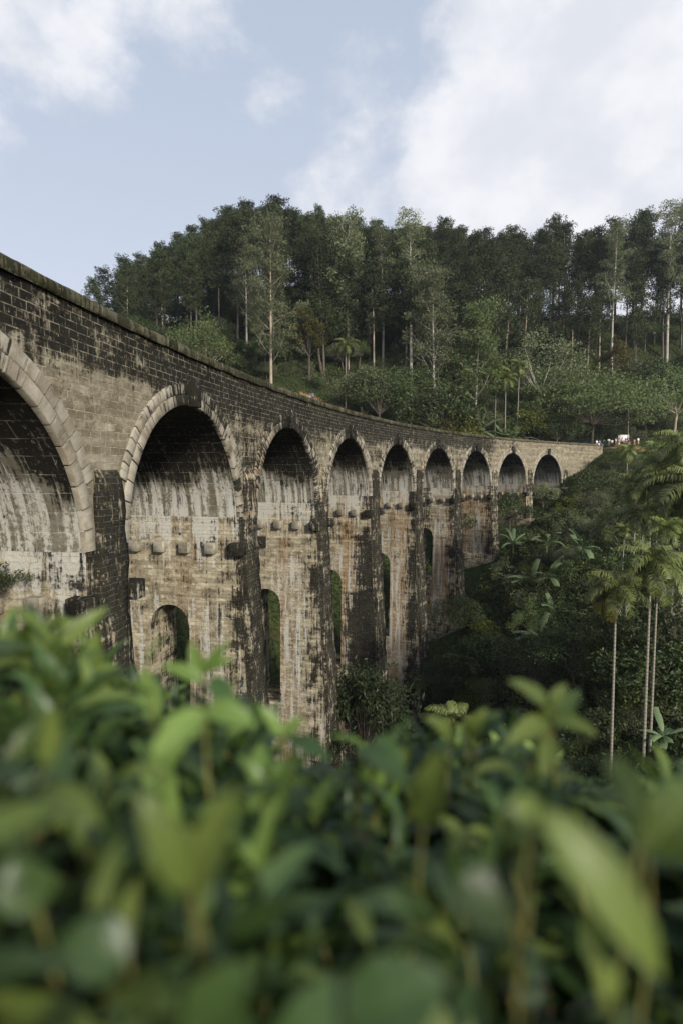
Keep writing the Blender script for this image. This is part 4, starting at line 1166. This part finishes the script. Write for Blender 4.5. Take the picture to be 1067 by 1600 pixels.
def tea():
    rg = np.random.default_rng(91)
    cells = [((-1.9, -.22), (.15, .55), 'tea bush filling the lower left corner, nearest the viewer'), ((-.22, .18), (.15, .55), 'tea bush at the bottom centre, most out of focus'), ((.18, 1.9), (.15, .55), 'tea bush at the lower right corner with one huge pale blurred leaf'),
             ((-1.9, -.28), (.55, 1.0), 'tea bush at the left edge reaching up over the foot of the first piers'), ((-.28, .08), (.55, 1.0), 'tea bush left of centre with shoots reaching up to the third pier'),
             ((.08, .38), (.55, 1.0), 'tea bush right of centre with a tall sprig of curved leaves'), ((.38, 1.9), (.55, 1.0), 'tea bush at the right edge below the palm trunks'),
             ((-1.9, -.05), (1.0, 1.6), 'tea bush just beyond the left ones, nearly hidden by their leaves'), ((-.05, 1.9), (1.0, 1.6), 'tea bush just beyond the right ones, nearly hidden by their leaves')]
    bushes = []
    for (xr, yr, lb) in cells:
        cx, cy = (max(xr[0], -1.2) + min(xr[1], 1.2)) / 2, sum(yr) / 2
        e = empty('tea_bush', (cx, cy, hz1(cx, cy)), lb, 'bush', 'tea bushes in the foreground')
        bushes.append([xr, yr, e, Acc(), Acc(), Acc(), Acc()])
    up = np.array([0, 0, 1.])
    dens = 290
    for bsh in bushes:
        xr, yr, e, old, young, stem, twig = bsh
        x0, x1 = xr; lim = .72 * yr[1] + .12
        n = int((x1 - x0) * (yr[1] - yr[0]) * dens)
        for _ in range(n):
            x, y = rg.uniform(x0, x1), rg.uniform(*yr)
            if abs(x) > lim and rg.random() < .5: continue
            h = rg.uniform(.10, .22); top = canopy(x, y) + rg.normal() * .012 - rg.uniform(0, .17) + (.03 if rg.random() < .12 else .0)
            tilt = np.array([rg.normal() * .25, rg.normal() * .25 - .05, 1.]); tilt /= np.linalg.norm(tilt)
            tp = np.array([x, y, top])
            if np.linalg.norm(tp) < .34 or (y < .2 and abs(x) < .5): continue
            b = tp - tilt * h
            tube(stem, [b, b + tilt * h * .5 + rg.normal(size=3) * .004, tp], [.0022, .0017, .0009], 4, .5)
            k = int(rg.integers(5, 9)); ph = rg.uniform(0, 6.28)
            isy = rg.random() < .5
            U = np.linspace(.12, 1, k); th = ph + np.arange(k) * 2.35 + rg.normal(size=k) * .25
            spread = np.interp(U, [0, .6, 1], [1.25, .95, .35]) + rg.normal(size=k) * .18
            ax = unit(np.cross(tilt, [1, .1, 0])); ay = np.cross(tilt, ax)
            R = np.cos(th)[:, None] * ax + np.sin(th)[:, None] * ay
            D = tilt * np.cos(spread)[:, None] + R * np.sin(spread)[:, None]
            N = tilt * np.sin(spread)[:, None] - R * np.cos(spread)[:, None]
            P = b + tilt * (h * U)[:, None]
            L = np.interp(U, [0, .5, .85, 1], [.128, .122, .092, .06]) * rg.uniform(.8, 1.15, k)
            yg = (U > .55) & isy
            for m_, acc in ((yg, young), (~yg, old)):
                if m_.any(): tea_leaves(acc, P[m_], D[m_], N[m_], L[m_], L[m_] * .34, rg.uniform(.2, 1.3, m_.sum()), rg.uniform(.15, .5, m_.sum()), np.clip(rg.uniform(.1, .9) + rg.normal(size=m_.sum()) * .12, 0, 1))
        # woody twigs under the canopy
        for _ in range(int(n * .16)):
            x, y = rg.uniform(x0, x1), rg.uniform(*yr); c = canopy(x, y)
            if y < .22 or (abs(x) > lim and rg.random() < .4): continue
            p0 = np.array([x + rg.normal() * .06, y + rg.normal() * .06, c - rg.uniform(.5, .75)]); p1 = np.array([x, y, c - rg.uniform(.08, .2)])
            tube(twig, [p0, p0 * .65 + p1 * .35 + rg.normal(size=3) * .02, p0 * .3 + p1 * .7 + rg.normal(size=3) * .02, p1], [.006, .005, .004, .002], 5)
            m = 12; q = p0 + (p1 - p0) * rg.uniform(0, 1, (m, 1))
            tea_leaves(old, q, rg.normal(size=(m, 3)) * [1, 1, .4] + [0, 0, .2], np.tile(up, (m, 1)) + rg.normal(size=(m, 3)) * .3, .09, .04, .6, .25, rg.uniform(0, .5, m))
    # particular leaves that stand out in the photo: (bush, base px,py, tip px,py, depth, width m, bend, young, value, depth offset of the tip)
    hero = [(5, 862, 1108, 792, 1062, .80, .030, .5, 1, .35, -.02), (5, 862, 1108, 884, 1068, .80, .026, .2, 1, .6, .02), (5, 858, 1120, 935, 1150, .80, .028, .7, 1, .5, -.04), (5, 855, 1125, 790, 1165, .80, .034, .8, 1, .7, -.05),
            (5, 865, 1140, 905, 1075, .82, .024, .2, 0, .8, 0), (5, 858, 1150, 845, 1215, .8, .03, .9, 1, .5, -.06), (5, 730, 1150, 762, 1106, .82, .026, 1.6, 1, .7, -.02), (5, 700, 1165, 660, 1120, .82, .030, 1.5, 1, .5, -.03),
            (5, 745, 1150, 790, 1110, .85, .026, .7, 0, .9, 0), (4, 560, 1170, 640, 1230, .75, .036, 1.1, 0, .6, -.06), (4, 590, 1150, 630, 1220, .78, .03, 1.2, 0, .8, -.03), (5, 660, 1290, 690, 1170, .55, .040, .6, 1, .55, -.03),
            (3, 150, 1050, 152, 985, 1.0, .040, .4, 1, .8, 0), (3, 75, 990, 30, 955, 1.05, .035, .6, 1, .5, 0), (3, 70, 980, 120, 975, 1.05, .035, .9, 1, .6, 0), (3, 40, 1030, 0, 985, .95, .035, .5, 1, .7, 0),
            (3, 95, 1075, 60, 1010, .9, .036, .8, 1, .7, 0), (3, 100, 1080, 190, 1040, .9, .034, 1.0, 1, .6, 0), (4, 320, 1110, 235, 1200, .62, .042, .7, 1, .85, -.04), (4, 320, 1110, 400, 1135, .66, .034, 1.3, 1, .45, 0),
            (4, 330, 1060, 372, 1110, .85, .032, .9, 0, .9, -.03), (4, 318, 1050, 362, 1002, .9, .024, .3, 1, .4, 0), (4, 318, 1050, 365, 1030, .9, .024, .8, 1, .5, 0), (4, 315, 1060, 300, 1000, .9, .026, .3, 1, .3, 0), (4, 318, 1065, 250, 1040, .88, .028, .9, 1, .4, 0),
            (4, 445, 1150, 475, 1120, .8, .022, .6, 1, .7, 0), (4, 440, 1150, 405, 1100, .8, .022, .5, 1, .6, 0), (4, 455, 1155, 520, 1190, .8, .03, .8, 0, .5, -.04),
            (2, 845, 1262, 1035, 1530, .37, .037, .75, 1, .8, -.02), (2, 835, 1245, 800, 1320, .42, .028, .8, 1, .75, -.02), (2, 1000, 1300, 940, 1180, .42, .045, .5, 0, .7, -.02), (2, 1010, 1330, 1100, 1230, .42, .045, .7, 1, .35, 0), (2, 960, 1560, 930, 1500, .34, .018, .4, 1, .9, 0),
            (1, 300, 1390, 215, 1240, .36, .030, .6, 1, .5, -.01), (1, 305, 1400, 375, 1225, .36, .032, .5, 1, .85, -.01), (1, 600, 1580, 420, 1620, .34, .045, .5, 0, .9, 0), (0, 310, 1640, 385, 1500, .33, .045, .5, 0, .95, 0),
            (1, 540, 1600, 700, 1530, .33, .05, .6, 0, .7, 0), (0, 60, 1420, 20, 1340, .4, .04, .5, 0, .8, 0), (0, 200, 1500, 90, 1470, .36, .04, .9, 0, .6, 0), (0, 160, 1340, 250, 1300, .42, .045, 1.0, 0, .4, 0), (2, 800, 1420, 700, 1400, .4, .045, .8, 0, .8, 0)]
    for (bi, bx, by, tx, ty, d, wd, bend, yg, v, dd) in hero:
        A = P3(bx, by, d); B = P3(tx, ty, d + dd); ch = B - A; Lc = np.linalg.norm(ch)
        L = Lc * (bend / 2) / math.sin(bend / 2)
        e = bushes[bi]
        upn = unit(np.array([rg.normal() * .2, -.75, 1.]))
        D0 = unit(ch); N0 = unit(upn - D0 * (upn @ D0)); D = D0 * math.cos(bend / 2) + N0 * math.sin(bend / 2); N = N0 * math.cos(bend / 2) - D0 * math.sin(bend / 2)
        tea_leaves(e[4] if yg else e[3], A, D, N, L, max(wd, 0), bend, .25, v)
        base = A + np.array([rg.normal() * .01, .02, -.16]); tube(e[5], [base, (A + base) / 2 + rg.normal(size=3) * .004, A], [.0028, .0024, .0015], 5)
    for xr, yr, e, old, young, stem, twig in bushes:
        bpy.context.view_layer.update(); inv = e.matrix_world.inverted()
        for nm, acc, mt in (('mature_leaves', old, 'tea_old'), ('young_leaves', young, 'tea_young'), ('stem', stem, 'tea_stem'), ('twig', twig, 'tea_twig')):
            if acc.V:
                o = link_mesh(nm, acc.mesh('tea_' + nm, M[mt], True), e); o.matrix_parent_inverse = inv
tea()
#==PEOPLE==
# ---------------------------------------------------------------- people, stalls and board at the far end


def flat_mat(name, c, rough=.8):
    m, t = material(name)
    tc = t.n('ShaderNodeTexCoord'); n = t.noise(tc.outputs['Object'], 9, 3)
    b, o = bsdf_out(t, i_Roughness=rough)
    t.link(t.mix(n, tuple(x * .85 for x in c), tuple(min(1, x * 1.1) for x in c)), b.inputs['Base Color']); return m


SKIN = flat_mat('skin', (.22, .12, .075), .6)
CLOTH = {k: flat_mat(k + '_cloth', c) for k, c in dict(white=(.75, .75, .74), pink=(.62, .30, .32), blue=(.10, .20, .42), red=(.45, .05, .05), navy=(.03, .04, .09), khaki=(.35, .28, .18), grey=(.25, .25, .26), denim=(.09, .13, .22), black=(.02, .02, .02)).items()}
HAIR = flat_mat('dark_hair', (.012, .010, .009))


def skin_mesh(name, verts, edges, radii, mat, sub=1):
    me = bpy.data.meshes.new(name); me.from_pydata(verts, edges, [])
    o = bpy.data.objects.new(name, me); COL.objects.link(o)
    sm = o.modifiers.new('skin', 'SKIN'); sm.use_smooth_shade = True
    for i, r in enumerate(radii): me.skin_vertices[0].data[i].radius = (r, r) if np.isscalar(r) else r
    me.skin_vertices[0].data[0].use_root = True
    s = o.modifiers.new('sub', 'SUBSURF'); s.levels = sub; s.render_levels = sub
    dg = bpy.context.evaluated_depsgraph_get(); dg.update()
    m2 = bpy.data.meshes.new_from_object(o.evaluated_get(dg)); m2.name = name
    bpy.data.objects.remove(o); m2.materials.clear(); m2.materials.append(mat)
    return m2


def figure_meshes(pose, skirt):
    """pose: dict of joints for arms and legs; z up, facing +y"""
    sit = pose == 'sit'
    hipz = .95 if not sit else .30
    knee = (.10, .04, .50) if not sit else (.12, .42, .36); ank = (.10, 0, .08) if not sit else (.12, .48, -.06)
    toe = (.11, .16, .04) if not sit else (.12, .62, -.10)
    neck = hipz + .55
    arm = {'stand': [(.24, .02, neck - .35), (.25, .10, neck - .62)], 'photo': [(.25, .14, neck - .22), (.10, .32, neck - .02)], 'cross': [(.24, .06, neck - .33), (.04, .24, neck - .33)], 'sit': [(.24, .06, neck - .30), (.16, .30, neck - .44)]}[pose]
    V = [(0, 0, hipz), (0, 0, hipz + .22), (0, .0, hipz + .44), (0, .0, neck), (0, .02, neck + .10), (0, .025, neck + .20)]; R = [(.15, .11), (.13, .095), (.155, .10), .055, .085, .075]
    E = [(0, 1), (1, 2), (2, 3), (3, 4), (4, 5)]
    for s in (-1, 1):
        i = len(V); V += [(s * .17, 0, neck - .06), (s * arm[0][0], arm[0][1], arm[0][2]), (s * arm[1][0], arm[1][1], arm[1][2])]; R += [.055, .042, .03]
        E += [(2, i), (i, i + 1), (i + 1, i + 2)]
        h = np.array(V[-1]); d = h - np.array(V[-2]); d /= np.linalg.norm(d)
        V.append(tuple(h + d * .08)); R.append((.038, .02)); E.append((i + 2, i + 3))
        for k in range(4):
            V.append(tuple(h + d * (.155 + .012 * (k in (1, 2))) + np.array([(k - 1.5) * .02, .0, 0]))); R.append(.009); E.append((i + 3, len(V) - 1))
        V.append(tuple(h + d * .07 + np.array([-s * .045, .02, 0]))); R.append(.010); E.append((i + 3, len(V) - 1))
        j = len(V); V += [(s * .09, 0, hipz - .07), (s * knee[0], knee[1], knee[2]), (s * ank[0], ank[1], ank[2]), (s * toe[0], toe[1], toe[2])]; R += [.085, .055, .036, .034]
        E += [(0, j), (j, j + 1), (j + 1, j + 2), (j + 2, j + 3)]
    body = skin_mesh('person_body', V, E, R, SKIN)
    # shirt: torso and upper arms
    V2 = [(0, 0, hipz + .02), (0, 0, hipz + .22), (0, 0, hipz + .45), (0, 0, neck - .02)]; R2 = [(.175, .13), (.16, .12), (.175, .12), .075]; E2 = [(0, 1), (1, 2), (2, 3)]
    for s in (-1, 1):
        i = len(V2); a0 = np.array((s * .17, 0, neck - .06)); a1 = np.array((s * arm[0][0], arm[0][1], arm[0][2]))
        V2 += [tuple(a0), tuple(a0 + (a1 - a0) * .85)]; R2 += [.072, .062]; E2 += [(2, i), (i, i + 1)]
    shirt = skin_mesh('person_shirt', V2, E2, R2, CLOTH['white'])
    V3 = [(0, 0, hipz + .04)]; R3 = [(.165, .12)]; E3 = []
    if skirt:
        V3 += [(0, 0, hipz - .25), (0, .02, hipz - .55)]; R3 += [(.19, .15), (.22, .19)]; E3 = [(0, 1), (1, 2)]
    else:
        for s in (-1, 1):
            i = len(V3); k = np.array((s * knee[0], knee[1], knee[2])); an = np.array((s * ank[0], ank[1], ank[2]))
            V3 += [(s * .09, 0, hipz - .07), tuple(k), tuple(k + (an - k) * .85)]; R3 += [.105, .075, .058]; E3 += [(0, i), (i, i + 1), (i + 1, i + 2)]
    pants = skin_mesh('person_lower', V3, E3, R3, CLOTH['denim'])
    hair = skin_mesh('person_hair', [(0, 0, neck + .17), (0, -.01, neck + .24), (0, -.04, neck + .12)], [(0, 1), (0, 2)], [(.092, .085), .065, .07], HAIR)
    # face: nose, eyes and ears as small relief on the body mesh is below what shows at this distance; nose only
    return body, shirt, pants, hair, skirt


FIG = {k: figure_meshes(*k) for k in [('stand', False), ('stand', True), ('photo', False), ('cross', False), ('cross', True), ('sit', False)]}


def person(loc, rz, pose, skirt, shirt, lower, label, group=None, sc=1.0):
    b, s, p, h, sk = FIG[(pose, skirt)]
    e = empty('person', loc, label, 'person', group, rz=rz, sc=sc)
    link_mesh('body', b, e)
    for nm, me, mt in (('shirt', s, shirt), ('skirt' if sk else 'trousers', p, lower)):
        m2 = me.copy(); m2.materials.clear(); m2.materials.append(CLOTH[mt]); link_mesh(nm, m2, e)
    link_mesh('hair', h, e)
    return e


def people():
    rows = [(943, 111, 'stand', False, 'white', 'denim', 'person in white shirt and blue trousers standing leftmost on the earth bank'),
            (950, 112.5, 'cross', False, 'white', 'grey', 'person in white shirt and grey trousers, arms folded, second from left on the bank'),
            (955, 111, 'stand', True, 'white', 'red', 'person in white shirt and red skirt, third from left on the bank'),
            (961, 113, 'photo', False, 'white', 'khaki', 'person in white shirt and khaki trousers raising a camera on the bank'),
            (966, 111.5, 'stand', True, 'pink', 'white', 'person in pink top and white skirt in the middle of the row'),
            (971, 113, 'stand', False, 'white', 'black', 'person in white shirt and black trousers just left of the one in red'),
            (976, 111.5, 'cross', True, 'red', 'navy', 'person in red top and navy skirt standing before the white board'),
            (982, 112, 'stand', False, 'navy', 'khaki', 'person in dark navy shirt standing before the right side of the white board'),
            (990, 112, 'photo', False, 'pink', 'khaki', 'person in pink shirt, arms raised, right of the white board'),
            (996, 113, 'stand', True, 'white', 'khaki', 'person in white top and khaki skirt next to the one in pink shirt'),
            (1023, 113, 'stand', False, 'white', 'grey', 'person in white shirt standing left of the far right pair'),
            (1031, 114, 'stand', True, 'white', 'pink', 'person in white top and pink skirt half hidden behind the palm tops'),
            (1037, 113, 'cross', False, 'grey', 'denim', 'person in grey shirt, rightmost, behind the palm tops')]
    for i, (px, y, po, sk, sh, lo, lb) in enumerate(rows):
        person(at(px, y, .0), math.pi + random.uniform(-.6, .6), po, sk, sh, lo, lb, 'visitors on the bank at the bridge end', sc=random.uniform(.97, 1.1))
    for n, sh, lo, lb in ((10.38, 'white', 'white', 'person in white sitting on the far end of the parapet'), (10.46, 'blue', 'denim', 'person in bright blue shirt sitting on the parapet end beside the one in white')):
        p = bw(n, .2, ZT - .27); th = T2 + DT * (n - 2)
        person(Vector(p), th + math.pi / 2, 'sit', False, sh, lo, lb, 'visitors sitting on the parapet')
    for px, y, sh, lb in ((484, 99.5, 'grey', 'person in grey shirt on the red earth path on the hillside'), (489, 100.5, 'blue', 'person in blue shirt on the red earth path on the hillside')):
        person(at(px, y), math.pi, 'stand', False, sh, 'navy', lb, 'walkers on the hillside path')
    # board behind the visitors
    p = at(973, 115.5, -.75); e = empty('notice_board', p, 'plain white board standing behind the visitors at the bridge end', 'board')
    a = Acc()
    def bx(acc, x0, x1, y0, y1, z0, z1):
        V = [(x, y, z) for x in (x0, x1) for y in (y0, y1) for z in (z0, z1)]
        acc.add(V, [[0, 1, 3, 2], [4, 6, 7, 5], [0, 4, 5, 1], [2, 3, 7, 6], [0, 2, 6, 4], [1, 5, 7, 3]])
    bx(a, -1.1, 1.1, -.03, .03, .95, 2.55); link_mesh('panel', a.mesh('panel', CLOTH['white']), e)
    fr = Acc()
    for q in ((-1.16, 1.16, -.05, .05, 2.55, 2.62), (-1.16, 1.16, -.05, .05, .88, .95)): bx(fr, *q)
    link_mesh('rim', fr.mesh('rim', M['bark_dark']), e)
    for s in (-1, 1):
        l = Acc(); bx(l, s * 1.13 - .04, s * 1.13 + .04, -.04, .04, -.3, 2.55); link_mesh('leg', l.mesh('leg', M['bark_dark']), e)
    # blue tarpaulin stall beyond the parapet
    p = at(905, 105.5); e = empty('stall', p, 'low stall under a sagging blue tarpaulin roof beside the track', 'stall', rz=.2)
    x, y = np.meshgrid(np.linspace(-2.6, 2.6, 14), np.linspace(-1.4, 1.4, 8), indexing='ij')
    z = 2.05 - .10 * np.cos(x * 2.4) - .12 * np.abs(y); a = Acc(); a.grid(np.stack([x, y, z], -1)); a.grid(np.stack([x, y, z - .03], -1), flip=True)
    link_mesh('roof', a.mesh('roof', flat_mat('blue_tarpaulin', (.02, .10, .28), .5)), e)
    for sx in (-1, 1):
        for sy in (-1, 1):
            l = Acc(); tube(l, [(sx * 2.4, sy * 1.2, -.3), (sx * 2.4, sy * 1.2, 1.95)], [.04, .035], 6); link_mesh('post', l.mesh('post', M['bark_tan']), e)
    l = Acc(); bx(l, -2.2, 2.2, -.9, -.3, .0, .85); link_mesh('counter', l.mesh('counter', M['bark_dark']), e)
people()

# ---------------------------------------------------------------- haze
def haze():
    m, t = material('haze_air')
    pv = t.n('ShaderNodeVolumePrincipled'); pv.inputs['Color'].default_value = (.80, .86, .95, 1); pv.inputs['Density'].default_value = HAZE; pv.inputs['Anisotropy'].default_value = .2
    o = t.n('ShaderNodeOutputMaterial'); t.link(pv.outputs[0], o.inputs['Volume'])
    V = [(x, y, z) for x in (-3050, 3050) for y in (-1550, 4050) for z in (-45, 90)]
    me = bpy.data.meshes.new('haze'); me.from_pydata(V, [], [[0, 1, 3, 2], [4, 6, 7, 5], [0, 4, 5, 1], [2, 3, 7, 6], [0, 2, 6, 4], [1, 5, 7, 3]])
    me.materials.append(m); ob = link_mesh('haze', me); tag(ob, 'thin pale haze hanging over the valley', 'haze', kind='stuff')
HAZE = .0002
haze()
